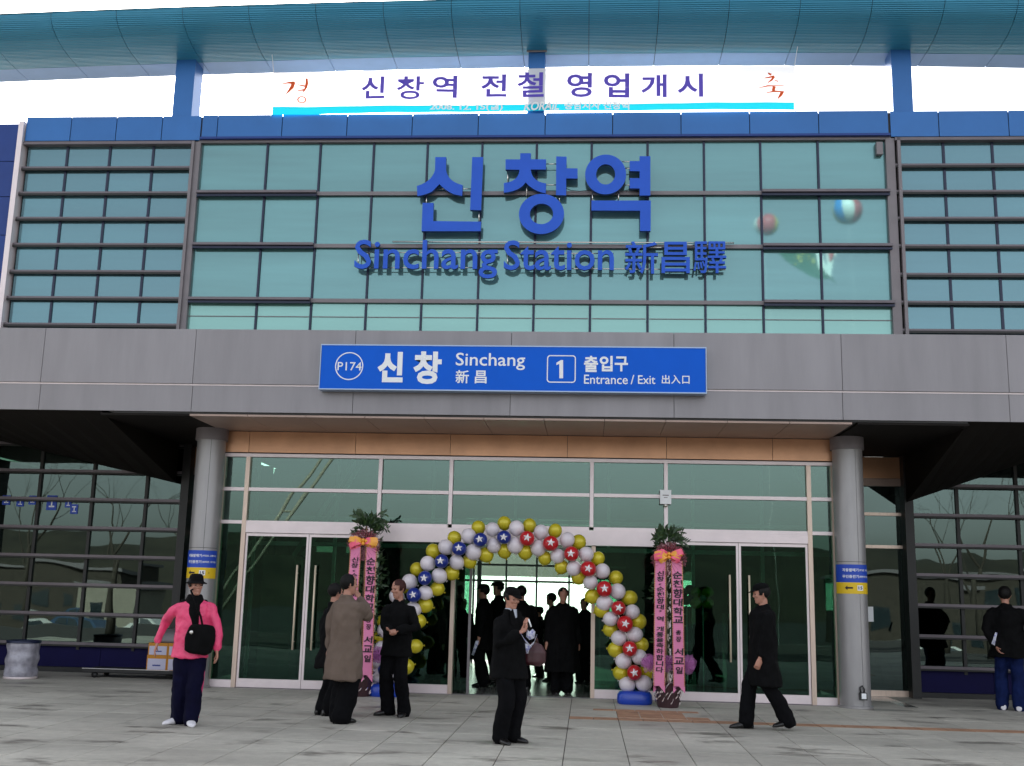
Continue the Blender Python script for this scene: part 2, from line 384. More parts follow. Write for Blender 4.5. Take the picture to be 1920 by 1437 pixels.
for q in cells:
    if q not in vset: far_tiles.box(q[0]+GAP/2, q[1]-GAP/2, q[2]+GAP/2, q[3]-GAP/2, -.03, 0)
o = part('far_tiles', far_tiles, 'tile', plaza); o['kind'] = 'stuff'
# the square of warning tiles before the right leg of the arch, laid on the slabs
for i in range(4):
    for j in range(3):
        if i == 3 and j > 0: continue
        a = -0.0 + .43 + i*.31; tile(a, a+.31, -2.73+j*.28, -2.45+j*.28, .005, 'tactile', 'tactile_tile')
for i in range(5): tile(.1+i*.3, .4+i*.3, -1.86, -1.66, .005, 'tactile', 'tactile_tile')
# metal grating line in front of the doors
o = part('threshold_strip', MB().box(HWX0, HWX1, -.10, -.02, -.01, .004), 'transom_grey', plaza)
tag(sheet('car_park_ground', 'asphalt', -300, 300, -400, -24, -1.7), None, None, kind='structure')
w = link('plaza_retaining_wall', MB().box(-60, 60, -24.3, -24.0, -1.7, -.02).mesh('plaza_retaining_wall', 'concrete')); tag(w, None, None, kind='structure')
M['pale_concrete'] = mat('pale_concrete', (0.70, 0.69, 0.66), 0.8, var=0.08, vscale=0.6)
tag(link('rear_ground', MB().add([(-300, 9.2, -.02), (300, 9.2, -.02), (300, 16, -.02), (-300, 16, -.02), (300, 110, 3.55), (-300, 110, 3.55), (300, 500, 3.6), (-300, 500, 3.6)], [(0, 1, 2, 3), (3, 2, 4, 5), (5, 4, 6, 7)]).mesh('rear_ground', 'pale_concrete')), None, None, kind='structure')
# ------------------------------------------------------------------ the station
B = thing('station_building', 'two-storey railway station with teal glazed front, grey band and curved blue roof blade', 'building', (-1.1, 0, 0))
XL, XR = -13.0, 11.0
GY = -0.95                     # upper glass plane
Z0, Z1 = 5.57, 9.0
# carcass: roof slab, floor slab, interior walls (dark)
block('roof_slab', 'hall_dark', B, XL, XR, -0.75, 9.1, 9.1, 9.4)
block('floor_slab', 'hall_dark', B, XL, XR, -1.45, 9.1, 5.0, 5.5)
block('hall_ceiling', 'hall_wall', B, -7.3, 5.3, 0.15, 9.1, 4.35, 4.5)
# upper centre glazing
xs = [-6.66, -5.47] + [-4.56+.913*k for k in range(10)] + [4.84]
xs = [-6.66, -5.47, -4.56, -3.65, -2.74, -1.82, -.91, 0.0, .92, 1.84, 2.755, 3.68, 4.84]
zs = [Z0+.02, 6.235, 7.17, 8.08, 9.0]
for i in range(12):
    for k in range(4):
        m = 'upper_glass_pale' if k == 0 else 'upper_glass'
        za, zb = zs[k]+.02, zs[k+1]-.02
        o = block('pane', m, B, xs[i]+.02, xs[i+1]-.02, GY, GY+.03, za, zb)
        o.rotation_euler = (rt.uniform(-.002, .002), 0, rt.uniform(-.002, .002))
    block('blind_rail', 'transom_grey', B, xs[i]+.03, xs[i+1]-.03, GY-.012, GY-.002, 5.965, 5.978)
for i, x in enumerate(xs[1:-1]): block('mullion', 'mullion_dark', B, x-.017, x+.017, GY-.03, GY+.05, Z0, 9.0)
for x0 in (xs[0], xs[-1]): block('corner_mullion', 'transom_grey', B, x0-.09, x0+.05, GY-.08, GY+.06, Z0, 9.0)
for z in zs[1:4]:
    block('transom', 'transom_grey', B, xs[0], xs[-1], GY-.06, GY-.031, z-.032, z+.032)
    for a, b in ((xs[0]+.06, xs[2]), (xs[10], xs[-1]-.06)):     # double rail on the opening lights, dark bar below
        block('opening_rail', 'fin', B, a, b, GY-.15, GY-.061, z-.012, z+.03); block('opening_rail_lower', 'mullion_dark', B, a, b, GY-.11, GY-.061, z-.06, z-.02)
block('head_rail', 'transom_grey', B, xs[0], xs[-1], GY-.07, GY, 8.985, 9.03)
block('small_box', 'transom_grey', B, 4.60, 4.70, GY-.1, GY-.01, 8.72, 8.93)
# side bays with fins
def side_bay(xa, xb, vx, frame_side):
    cs = [xa]+vx+[xb]
    fz = [8.53, 8.08, 7.63, 7.17, 6.70, 6.245, 5.79]; lv = [Z0]+fz[::-1][0:0]+sorted(fz)+[8.98]
    for i in range(len(cs)-1):
        for k in range(len(lv)-1):
            o = block('pane', 'side_glass', B, cs[i]+.015, cs[i+1]-.015, GY, GY+.03, lv[k]+.008, lv[k+1]-.008)
            o.rotation_euler = (rt.uniform(-.003, .003), 0, rt.uniform(-.003, .003))
    for x in vx: block('mullion', 'mullion_dark', B, x-.02, x+.02, GY-.02, GY+.04, Z0, 8.98)
    for z in fz:
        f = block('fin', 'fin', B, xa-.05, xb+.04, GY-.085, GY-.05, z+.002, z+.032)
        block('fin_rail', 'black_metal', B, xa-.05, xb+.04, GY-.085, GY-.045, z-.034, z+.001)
    block('head_rail', 'fin', B, xa-.05, xb, GY-.12, GY, 8.95, 9.0)
    for x in frame_side: block('fin_post', 'transom_grey', B, x-.025, x+.025, GY-.12, GY-.02, Z0, 9.0)
side_bay(-9.68, -6.76, [-8.96, -8.21, -7.45], [-6.73])
side_bay(4.94, 9.2, [5.68, 6.45, 7.2, 7.95, 8.7], [4.95])
# blue cladding left of the left bay, white corner trim
block('corner_trim', 'white_alu', B, -9.80, -9.71, GY-.16, GY+.05, Z0, 9.36)
zb = [Z0]+[at(10, q, GY)[2] for q in (513, 443, 371, 305)]+[9.36]
for k in range(5):
    for j in range(3): block('cladding_panel', 'blue_deep', B, -9.81-(j+1)*1.1+.006, -9.81-j*1.1-.006, GY-.05, GY, zb[k]+.006, zb[k+1]-.006)
block('cladding_backing', 'panel_back', B, -13.2, -9.8, GY+.001, GY+.05, Z0, 9.36)
block('storey_backing', 'hall_dark', B, XL, XR, GY+.06, GY+.10, 5.51, 9.05)
# blue fascia
fx = [-6.60, -6.33, -5.215, -4.105, -3.0, -1.89, -.775, .34, 1.46, 2.575, 3.685, 4.80]
for i in range(11): block('fascia_panel', 'blue_panel', B, fx[i]+.007, fx[i+1]-.007, GY-.12, GY-.08, 9.07, 9.46)
block('fascia_lip', 'blue_deep', B, -6.62, 4.82, GY-.135, GY-.02, 9.03, 9.068)
block('fascia_backing', 'panel_back', B, -9.69, XR, GY-.078, GY+.1, 9.04, 9.44)
for a, b in ((-9.70, -8.9), (-8.9, -8.1), (-8.1, -7.3), (-7.3, -6.62), (4.83, 5.6), (5.6, 6.7), (6.7, 7.8), (7.8, 8.9)):
    block('fascia_panel', 'blue_panel', B, a+.007, b-.007, GY-.10, GY-.081, 9.02, 9.455)
# posts and roof blade
for x, w in ((-6.99, .17), (-.94, .14), (5.06, .16)):
    block('roof_post', 'blue_panel', B, x-w, x+w, GY-.07, GY+.3, 9.47, 10.66)
    p = MB().tube([(x-w-.03, GY-.1, 10.585), (x+w+.03, GY-.1, 10.585)], .02); part('post_bracket', p, 'transom_grey', B, True)
def bow(x): return -(0.0014 if x < 1 else 0.0026)*(x-1)**2
sx0 = at(1104, 125, -.44)[0]
bx = [sx0+1.113*k for k in range(-12, 10)]
under = [(-.44, 10.60), (-.90, 10.595)]; front = [(-.905, 10.595), (-1.2, 10.605), (-1.45, 10.635), (-1.68, 10.70), (-1.85, 10.79), (-1.95, 10.90), (-1.97, 11.0)]
def strip(name, prof, m, xa, xb, parent, th=.02, S=3):
    mb = MB(); n = len(prof)
    for s in range(S):
        a = xa+(xb-xa)*s/S; b = xa+(xb-xa)*(s+1)/S
        vs = [(x, y, z+bow(x)+dz) for x in (a, b) for dz in (0, th) for y, z in prof]
        fs = [(i, i+1, 2*n+i+1, 2*n+i) for i in range(n-1)] + [(n+i+1, n+i, 3*n+i, 3*n+i+1) for i in range(n-1)]
        mb.add(vs, fs)
        if s == 0: mb.add([vs[i] for i in range(2*n)], [(i, i+n, i+n+1, i+1) for i in range(n-1)])
        if s == S-1: mb.add([vs[2*n+i] for i in range(2*n)], [(i, i+1, i+n+1, i+n) for i in range(n-1)])
    return part(name, mb, m, parent, 60)
for i in range(len(bx)-1):
    strip('blade_back_panel', under, 'blade_pale', bx[i]+.0045, bx[i+1]-.0045, B)
    strip('blade_front_panel', front, 'blade', bx[i]+.0045, bx[i+1]-.0045, B)
strip('blade_core', [(-.43, 10.64), (-.9, 10.635), (-1.2, 10.645), (-1.45, 10.675), (-1.66, 10.74), (-1.83, 10.83), (-1.93, 10.93), (-1.95, 11.0)], 'panel_back', bx[0], bx[-1], B, .02, 63)
strip('blade_top', [(-.42, 10.63), (-.5, 10.9), (-1.0, 11.02), (-1.97, 11.03)], 'blade', bx[0], bx[-1], B, .01, 63)
# ------------------------------------------------------------------ grey band over the entrance
BY = -1.7
for a, b, c, d, yy in ((4.70, 5.57, 'grey_panel', 0, BY), (4.262, 4.672, 'grey_panel', 1, BY+.03)):
    e = [-13.0, -11.05, -8.62, -6.17, -3.63, -1.2, 1.28, 3.78, 6.2, 8.65, 11.0]
    for i in range(len(e)-1): block('band_panel', 'grey_panel', B, e[i]+.004, e[i+1]-.004, yy, yy+.03, a, b)
block('band_backing', 'panel_back', B, XL, XR, BY+.062, BY+.1, 4.27, 5.56)
block('band_top', 'grey_panel', B, XL, XR, BY+.1, GY-.03, 5.50, 5.555)
block('band_seal', 'white_alu', B, XL, XR, BY+.031, BY+.06, 4.675, 4.697)
# soffit over the doors
e = [-6.2+.92*k for k in range(12)]
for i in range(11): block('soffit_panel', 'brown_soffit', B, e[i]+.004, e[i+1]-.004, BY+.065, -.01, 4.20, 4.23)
block('soffit_backing', 'panel_back', B, -7.4, 5.6, BY+.065, 2.2, 4.235, 4.26)
# ruled dark soffits over both wings: level at the band, dropping to the wing glass
def ruled(name, xa, za, xb, zb, yb, inner):
    n = 10; mb = MB(); vs = []
    for i in range(n+1):
        t = i/n; x = xa+(xb-xa)*t; z = za+(zb-za)*t
        vs += [(x, BY+.065, 4.258), (x, yb, z), (x, yb, 4.30), (x, BY+.065, 4.30)]
    fs = []
    for i in range(n):
        for k in range(4):
            l = (k+1) % 4; fs.append((i*4+k, i*4+l, (i+1)*4+l, (i+1)*4+k))
    fs += [(0, 1, 2, 3), (n*4, n*4+1, n*4+2, n*4+3)]
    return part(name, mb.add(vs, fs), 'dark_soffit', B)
WY = 2.0
p1, p2 = at(0, 795, WY-.25), at(330, 905, WY-.25)
sl_ = (p1.z-p2.z)/(p1.x-p2.x)
ruled('wing_soffit', p2.x, p2.z, p2.x-3.7, min(4.256, p2.z-3.7*sl_), WY-.25, 1)
ruled('wing_soffit', p2.x-3.7, 4.256, XL, 4.257, WY-.25, 1)
q1, q2 = at(1700, 942, WY-.25), at(1920, 868, WY-.25); s2 = (q2.z-q1.z)/(q2.x-q1.x)
ruled('wing_soffit', q1.x, q1.z, q1.x+2.4, min(4.256, q1.z+2.4*s2), WY-.25, 1)
ruled('wing_soffit', q1.x+2.4, 4.256, XR, 4.257, WY-.25, 1)
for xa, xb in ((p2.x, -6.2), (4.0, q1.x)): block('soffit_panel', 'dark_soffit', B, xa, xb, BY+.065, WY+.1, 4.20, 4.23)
# beige lintel over the door wall
e = [-6.15, -5.72, -3.9, -2.3, -.35, 1.28, 3.0, 3.98]
for i in range(len(e)-1): block('lintel_panel', 'beige', B, e[i]+.004, e[i+1]-.004, -.06, -.02, 3.84, 4.19)
block('lintel_backing', 'panel_back', B, -6.15, 3.98, -.018, .1, 3.80, 4.2)
# ------------------------------------------------------------------ entrance glazing
HZ = (3.22, 2.67)
def bar(name, x0, x1, z0, z1, y0=-.05, y1=.08, m='white_alu'): return block(name, m, B, x0, x1, y0, y1, z0, z1)
mx = [-6.15, -5.72, -3.46, -2.27, .06, 1.27, 3.57, 3.96]
bar('head_frame', -6.18, 3.99, 3.765, 3.82)
for x in (-6.15, -5.72, 3.57, 3.96): bar('post', x-.035, x+.035, 0, 3.764, -.055, .08, 'steel')
for x in (-3.46, -2.27, .06, 1.27): bar('post', x-.03, x+.03, 2.70, 3.764, -.055, .08, 'white_alu')
for z in HZ:
    for i in range(7): bar('transom', mx[i]+.036, mx[i+1]-.036, z-.028, z+.028, -.045, .07)
for i in range(7):
    for a, b in ((HZ[0]+.03, 3.763), (HZ[1]+.03, HZ[0]-.03)):
        o = block('pane', 'transom_glass', B, mx[i]+.035, mx[i+1]-.035, .01, .02, a, b); o.rotation_euler = (rt.uniform(-.003, .003), 0, 0)
for a, b in ((-6.15, -5.72), (3.57, 3.96)):
    block('pane', 'door_glass', B, a+.035, b-.035, .01, .02, .12, 2.64); bar('sill', a+.036, b-.036, .0, .12)
# white lintel over the middle opening
bar('door_lintel', -3.49, 1.29, 2.40, 2.641, -.11, .09, 'white_alu')
# fixed lights each side of the opening
for a, b in ((-3.46, -2.18), (.10, 1.27)):
    block('pane', 'door_glass', B, a+.03, b-.03, .01, .02, .14, 2.39); bar('sill', a+.03, b-.03, 0, .14, -.04, .07)
    for x in (a, b): bar('post', x-.032, x+.032, 0, 2.395, -.06, .08, 'steel')
block('reveal_post', 'transom_grey', B, -1.93, -1.89, .12, .20, 0, 2.395)
block('sliding_leaf_glass', 'door_glass', B, -2.14, -1.93, .13, .14, .05, 2.39)
# the two pairs of hinged glass doors
def door_pair(xa, xb, xm):
    bar('door_head', xa+.036, xb-.036, 2.50, 2.641)
    for a, b, hs_ in ((xa+.04, xm-.004, 1), (xm+.004, xb-.04, -1)):
        fr = MB(); w = .035
        fr.box(a, a+w, -.02, .03, .145, 2.49); fr.box(b-w, b, -.02, .03, .145, 2.49); fr.box(a, b, -.018, .028, 2.445, 2.492); fr.box(a, b, -.022, .032, .01, .144)
        d = part('door', fr, 'white_alu', B)
        block('pane', 'door_glass', d, a+w, b-w, .002, .012, .146, 2.444)
        hx = (b-.15) if hs_ > 0 else (a+.15)
        hm = MB().tube([(hx, -.09, .62), (hx, -.09, 1.98)], .016, 10).tube([(hx, -.09, .75), (hx, .0, .75)], .009).tube([(hx, -.09, 1.85), (hx, .0, 1.85)], .009)
        part('handle', hm, 'cream_metal', d, True)
door_pair(-5.72, -3.46, -4.61); door_pair(1.27, 3.57, 2.43)
# ------------------------------------------------------------------ columns
for cx in (-6.32, 4.16):
    n = 40; R = .235
    # four curved cladding shells with open joints
    for k in range(2):
        mb = MB(); zz = [(0.0, 2.2), (2.206, 3.98), (3.985, 4.2)]
        for a0 in (math.radians(-62), math.radians(-62)+math.pi):
            pass
    for (za, zb_) in ((0.02, 2.215), (2.222, 4.2)):
        for j in range(2):
            a0 = math.radians(-72)+j*math.pi+.012; a1 = a0+math.pi-.024; mb = MB(); vs = []; m_ = 24
            for i in range(m_+1):
                t = a0+(a1-a0)*i/m_; vs += [(cx+R*math.cos(t), -.2+R*math.sin(t), z) for z in (za, zb_)] + [(cx+(R-.012)*math.cos(t), -.2+(R-.012)*math.sin(t), z) for z in (za, zb_)]
            fs = []
            for i in range(m_): q = i*4; fs += [(q, q+4, q+5, q+1), (q+2, q+3, q+7, q+6), (q+1, q+5, q+7, q+3), (q, q+2, q+6, q+4)]
            fs += [(0, 1, 3, 2), (m_*4, m_*4+2, m_*4+3, m_*4+1)]
            part('column_shell', mb.add(vs, fs), 'column', B, 50)
    part('column_core', MB().loft([((cx, -.2, z), (R-.014, 0, 0), (0, R-.014, 0)) for z in (0, 4.2)], 32), 'black_metal', B, 50)
    part('column_collar', MB().loft([((cx, -.2, z), (r, 0, 0), (0, r, 0)) for z, r in ((4.0, R+.004), (4.0, R+.03), (4.2, R+.03))], 32), 'transom_grey', B, 50)
    part('column_foot', MB().loft([((cx, -.2, z), (r, 0, 0), (0, r, 0)) for z, r in ((0, R+.03), (.03, R+.03), (.035, R))], 32), 'column', B, 50)
def holed(name, m, x0, x1, z0, z1, y0, y1, holes):
    xs_ = sorted({x0, x1, *[v for h in holes for v in h[:2]]}); zs_ = sorted({z0, z1, *[v for h in holes for v in h[2:]]}); mb = MB()
    for a, b in zip(xs_, xs_[1:]):
        for c, d in zip(zs_, zs_[1:]):
            if not any(h[0] <= (a+b)/2 <= h[1] and h[2] <= (c+d)/2 <= h[3] for h in holes): mb.box(a, b, y0, y1, c, d)
    return part(name, mb, m, B)
# ------------------------------------------------------------------ wings
def wing(side):
    # short plain part beside the column, then the finned glass
    if side < 0: a0, a1, f1 = -6.3, -7.42, XL
    else: a0, a1, f1 = 4.1, 5.62, XR
    lo, hi = min(a0, a1), max(a0, a1); Y = WY+.1
    block('lintel_panel', 'beige', B, lo, hi, Y-.08, Y-.02, 3.80, 4.18)
    block('wing_lintel', 'brown_soffit', B, lo, hi, Y-.09, Y-.02, 3.66, 3.795)
    bar('wing_sill', lo, hi, 0, .1, Y-.05, Y+.05, 'steel')
    for z in (3.16, 2.58): bar('transom', lo, hi, z-.028, z+.028, Y-.05, Y+.03, 'steel')
    xm = (lo+hi)/2 if side > 0 else lo+.42
    for z0_, z1_ in ((3.19, 3.655), (2.61, 3.13), (.1, 2.55)):
        o = block('pane', 'wing_glass', B, lo, hi, Y, Y+.01, z0_, z1_); o.rotation_euler = (rt.uniform(-.004, .004), 0, 0)
    bar('wing_post', (a1-.13 if side < 0 else a1-.02), (a1+.02 if side < 0 else a1+.13), 0, 4.2, Y-.3, Y+.06, 'black_metal')
    # return wall between the door wall and the wing
    xr = -6.2 if side < 0 else 4.02
    block('return_pane', 'wing_glass', B, xr-.006, xr+.006, .1, WY, .1, 3.8); block('return_lintel', 'beige', B, xr-.02, xr+.02, .1, WY, 3.8, 4.19)
    lo, hi = (f1, a1-.13) if side < 0 else (a1+.13, f1)
    vx = [q*1.045 for q in range(-20, 20)]
    off = at(265, 1000, WY)[0] if side < 0 else at(1800, 1000, WY)[0]
    vx = sorted(v+off for v in vx if lo+.1 < v+off < hi-.1); cs = [lo]+vx+[hi]
    fz = [.51, 1.045, 1.575, 2.10, 2.625, 3.155, 3.685] + ([4.2] if side < 0 else [4.2]); lv = [.45]+fz[1:]
    for i in range(len(cs)-1):
        for k in range(len(lv)-1):
            o = block('pane', 'wing_glass', B, cs[i]+.02, cs[i+1]-.02, Y, Y+.01, lv[k]+.01, lv[k+1]-.01)
            o.rotation_euler = (rt.uniform(-.006, .004), 0, rt.uniform(-.005, .005))
    for x in vx: block('mullion', 'black_metal', B, x-.028, x+.028, Y-.04, Y+.05, .4, 4.2)
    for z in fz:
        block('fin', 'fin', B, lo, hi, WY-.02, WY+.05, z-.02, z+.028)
        block('fin_lower_rail', 'black_metal', B, lo, hi, WY-.01, WY+.05, z-.05, z-.022)  # dark lower tube of each double fin
    n = int((hi-lo)/1.6)+1
    for i in range(n):
        a = lo+(hi-lo)*i/n; b = lo+(hi-lo)*(i+1)/n
        block('dado_panel', 'navy_dado', B, a+.004, b-.004, Y-.02, Y+.03, .09, .45)
    block('plinth', 'black_metal', B, lo, hi, Y-.1, Y+.04, 0, .088)
    hs_ = [(lambda q: (q.x-w_/2, q.x+w_/2, q.z-h_/2, q.z+h_/2))(at(px, py, 7.0)) for px, py, w_, h_ in (((402, 1082, .26, .62), (437, 1082, .26, .62), (352, 1085, .24, .5)) if side < 0 else ((1556, 1128, .22, .8), (1596, 1120, .4, .6)))]
    lo2, hi2 = (lo, -7.36) if side < 0 else (5.36, hi)
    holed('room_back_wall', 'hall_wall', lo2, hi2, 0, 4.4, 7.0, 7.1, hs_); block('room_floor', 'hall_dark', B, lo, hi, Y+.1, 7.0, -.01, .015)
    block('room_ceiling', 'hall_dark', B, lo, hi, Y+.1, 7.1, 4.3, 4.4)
    xe = lo if side < 0 else hi
    block('room_end_wall', 'hall_dark', B, xe-.05, xe+.05, -1.4, 7.1, 0, 4.25)
    # strip lights and furniture glimpsed inside
    for k in range(3):
        xk = (lo+hi)/2 + (k-1)*1.6
        block('inner_beam', 'hall_wall', B, xk-.1, xk+.1, 3.0, 6.9, 3.6, 3.9)
wing(-1); wing(1)
# ------------------------------------------------------------------ hall
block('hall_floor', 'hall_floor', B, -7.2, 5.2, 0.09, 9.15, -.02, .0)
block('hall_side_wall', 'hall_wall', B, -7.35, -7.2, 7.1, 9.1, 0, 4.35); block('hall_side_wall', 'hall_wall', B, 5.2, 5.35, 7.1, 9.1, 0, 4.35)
# rear wall: dark either side, glazed middle over the doors to the platforms
HB = 8.2
hl, hr = [], []
for px, py, w, h in ((402, 1080, .32, .75), (437, 1080, .32, .75), (612, 1027, .5, .22), (660, 1029, .3, .22), (1560, 1128, .28, .8), (1135, 1118, .55, .75), (1290, 1105, .3, .8)):
    q = at(px, py, HB); (hl if q.x < -2 else hr).append((q.x-w/2, q.x+w/2, q.z-h/2, q.z+h/2))
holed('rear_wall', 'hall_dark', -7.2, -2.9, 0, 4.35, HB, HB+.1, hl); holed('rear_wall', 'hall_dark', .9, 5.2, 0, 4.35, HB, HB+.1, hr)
for h in hl+hr: block('rear_pane', 'rear_glass', B, h[0], h[1], HB+.03, HB+.04, h[2], h[3])
block('rear_head', 'hall_dark', B, -2.9, .9, HB, HB+.1, 3.4, 4.35)
rxs = [at(q, 1100, HB)[0] for q in (888, 949, 1006, 1067, 1125)]
rz = [at(1006, q, HB)[2] for q in (1091, 1061)]
for x in rxs: block('rear_mullion', 'transom_grey', B, x-.022, x+.022, HB-.05, HB+.05, 0, 3.4)
block('rear_mullion', 'transom_grey', B, -2.6, -2.5, HB-.05, HB+.05, 0, 3.4)
for z in rz+[2.75, 3.38]: block('rear_transom', 'transom_grey', B, -2.9, .9, HB-.04, HB+.04, z-.025, z+.025)
for a, b in zip([-2.9]+rxs, rxs+[.9]):
    for z0_, z1_ in ((0.05, rz[0]), (rz[0], rz[1]), (rz[1], 2.75), (2.75, 3.38)):
        block('rear_pane', 'rear_glass', B, a+.02, b-.02, HB, HB+.008, z0_+.02, z1_-.02)
# inner structure seen through the transoms: struts added as a pole's reflection, a ceiling rail, a gallery rail
for x0, z0_, x1, z1_ in ((-5.5, 2.2, -4.3, 4.3), (-5.32, 2.2, -4.12, 4.3), (4.6, 2.2, 3.7, 4.3)):
    part('reflection_strut', MB().tube([(x0, 2.4, z0_), (x1, 2.4, z1_)], .045, 10), 'white_alu', B, True)  # white diagonals added inside to imitate a mirrored light pole
for z in (2.95, 3.5): block('inner_rail', 'hall_wall', B, -7.1, 5.1, 5.0, 5.06, z, z+.07)
for x in (-6.5, -4.9, -3.0, -1.4, .4, 2.0, 3.3): block('inner_mullion', 'white_alu', B, x-.03, x+.03, 3.1, 3.16, 2.5 if -3 < x < .5 else 0, 4.35)
block('inner_rail', 'white_alu', B, -7.1, 5.1, 3.08, 3.1, 2.93, 3.0); block('inner_head', 'white_alu', B, -7.1, 5.1, 3.17, 3.2, 2.42, 2.5)
for x0, x1, z1_, m in ((-5.9, -5.3, 1.9, 'hall_wall'), (2.9, 3.8, 1.3, 'hall_dark'), (-7.0, -6.3, 2.3, 'brown_soffit')): block('inner_counter', m, B, x0, x1, 5.5, 6.2, 0, z1_)
# ------------------------------------------------------------------ station name sign: standing letters on rods
LY = -1.15; LD = .075
def cp(x, y, Y=LY): p = at(640+x/2.5263, 260+y/2.5263, Y); return (p.x, p.z)
S = thing('station_name_sign', 'large blue standing letters reading the station name in Korean, English and Chinese on upper glass', 'sign', (-.9, LY+.1, 7.4))
def quad_curve(a, b, c, n=6):
    return [((1-t)**2*a[0]+2*t*(1-t)*b[0]+t*t*c[0], (1-t)**2*a[1]+2*t*(1-t)*b[1]+t*t*c[1]) for t in [i/n for i in range(n+1)]]
def glyph(polys, rings=()):
    mb = MB()
    for p in polys: mb.prism([cp(*q) for q in p], LY, LY+LD)
    for (c, ro, ri) in rings:
        cc = cp(*c); k = (cp(c[0]+100, c[1])[0]-cc[0])/100
        mb.ring(cc, (ro[0]*k, ro[1]*k), (ri[0]*k, ri[1]*k), LY, LY+LD, 48)
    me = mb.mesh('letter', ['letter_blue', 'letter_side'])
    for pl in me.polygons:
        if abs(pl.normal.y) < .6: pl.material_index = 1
    return link('letter', me, S)
siot = [(445, 88), (497, 88)] + quad_curve((496, 150), (505, 205), (575, 221)) + [(572, 272)] + quad_curve((535, 265), (490, 245), (465, 216)) + quad_curve((440, 245), (410, 265), (360, 273))[1:] + [(358, 225)] + quad_curve((358, 225), (430, 205), (444, 148))[1:]
glyph([siot, [(620, 88), (672, 88), (662, 340), (610, 338)], [(385, 305), (437, 305), (435, 391), (663, 394), (660, 439), (380, 439)]])
ch = [(848, 70), (898, 70), (897, 98), (970, 99), (969, 147), (896, 147)] + quad_curve((898, 152), (905, 205), (970, 213)) + [(968, 260)] + quad_curve((968, 260), (910, 250), (873, 208))[1:] + quad_curve((873, 208), (845, 250), (770, 257))[1:] + [(770, 211)] + quad_curve((770, 211), (840, 205), (844, 148))[1:] + [(778, 147), (778, 99), (847, 99)]
glyph([ch, [(1018, 85), (1067, 86), (1066, 141), (1119, 142), (1119, 190), (1065, 189), (1065, 269), (1017, 268)]], [((948, 357), (107, 100), (55, 51))])
glyph([[(1413, 84), (1464, 84), (1464, 270), (1413, 270), (1413, 237), (1366, 236), (1366, 188), (1413, 188), (1413, 155), (1366, 154), (1366, 107), (1413, 107)],
       [(1185, 294), (1466, 294), (1465, 438), (1415, 438), (1415, 342), (1185, 341)]], [((1252, 170), (97, 100), (45, 51))])
def row(txt, x0, x1, y0, y1, bold):
    a = cp(x0, y1); b = cp(x1, y0); g = fit_text(txt, a[0], b[0], a[1], b[1], LY, bold, .055)
    letters('letter', g, 'letter_blue', S, True, 'letter_side')
row('Sinchang', 57, 742, 480, 660, .010); row('Station', 768, 1292, 483, 623, .010)
row('新', 1343, 1500, 487, 640, .008); row('昌', 1517, 1650, 489, 637, .010); row('驛', 1668, 1823, 487, 637, .004)
def rod(x0, y0, x1, y1, r=.009, Y=-1.085, nm='rod'):
    a = at(640+x0/2.5263, 260+y0/2.5263, Y); b = at(640+x1/2.5263, 260+y1/2.5263, Y); part(nm, MB().tube([a, b], r, 8), 'chrome', S, True)
rod(243, 489, 1860, 495, .013); rod(95, 540, 745, 541); rod(95, 612, 700, 612); rod(790, 543, 1290, 545); rod(770, 614, 1820, 622)
for x, y0, y1 in ((403, 265, 320), (652, 335, 400), (788, 150, 215), (878, 215, 275), (1033, 270, 300), (1190, 255, 300), (1313, 250, 300), (80, 540, 612), (787, 540, 612), (1190, 545, 620)): rod(x, y0, x, y1)
for x0, x1, y in ((440, 640, 239), (960, 1030, 121), (960, 1030, 220), (1330, 1420, 110), (1330, 1420, 142), (1330, 1420, 221), (1430, 1560, 517), (1600, 1700, 505)): rod(x0, y, x1, y)
for x, y in ((400, 320), (640, 300), (800, 120), (1040, 120), (1250, 90), (1440, 320), (950, 440), (120, 540), (400, 540), (640, 540), (850, 543), (1100, 543), (1560, 620), (1740, 620)):
    a = at(640+x/2.5263, 260+y/2.5263, -1.15); part('standoff', MB().tube([(a.x, -1.08, a.z), (a.x, -.985, a.z)], .012, 8), 'chrome', S, True)
part('cable', MB().tube([at(640+q[0]/2.5263, 260+q[1]/2.5263, -1.05) for q in ((1060, 235), (1090, 247), (1130, 250), (1180, 245), (1290, 262), (1370, 240), (1440, 262))], .006, 6), 'black_metal', S, True)
# ------------------------------------------------------------------ blue entrance sign on the band
a, b = at(603, 646, -1.88), at(1325, 738, -1.88); sx_, sx1_, sz0_, sz1_ = -4.12, 1.745, 4.60, 5.30
E_ = thing('entrance_sign', 'long blue lightbox sign with white station name and exit number on the grey band', 'sign', (-1.2, -1.8, 4.95))
part('sign_box', MB().box(sx_, sx1_, -1.87, -1.702, sz0_, sz1_), 'sign_blue_dark', E_)
block('sign_face', 'sign_blue', E_, sx_+.012, sx1_-.012, -1.876, -1.871, sz0_+.012, sz1_-.012)
fr = MB()
for q in ((sx_-.005, sx1_+.005, sz1_-.012, sz1_+.005), (sx_-.005, sx1_+.005, sz0_-.005, sz0_+.012)): fr.box(q[0], q[1], -1.882, -1.69, q[2], q[3])
for q in (sx_-.005, sx1_-.007): fr.box(q, q+.012, -1.882, -1.69, sz0_+.012, sz1_-.012)
part('sign_trim', fr, 'sign_edge', E_)
def sp(x, y): p = at(560+x/2.4, 620+y/2.4, -1.88); return (p.x, p.z)
def sign_text(t, x0, x1, y0, y1, bold=.0, split=True):
    A = sp((x0+x1)/2, y1); lo = sp(x0, (y0+y1)/2)[0]; hi = sp(x1, (y0+y1)/2)[0]; top = sp((x0+x1)/2, y0)[1]
    letters('letter', fit_text(t, lo, hi, A[1], top, -1.8795, bold), 'white_print', E_, split)
sign_text('P174', 175, 283, 142, 180, .004)
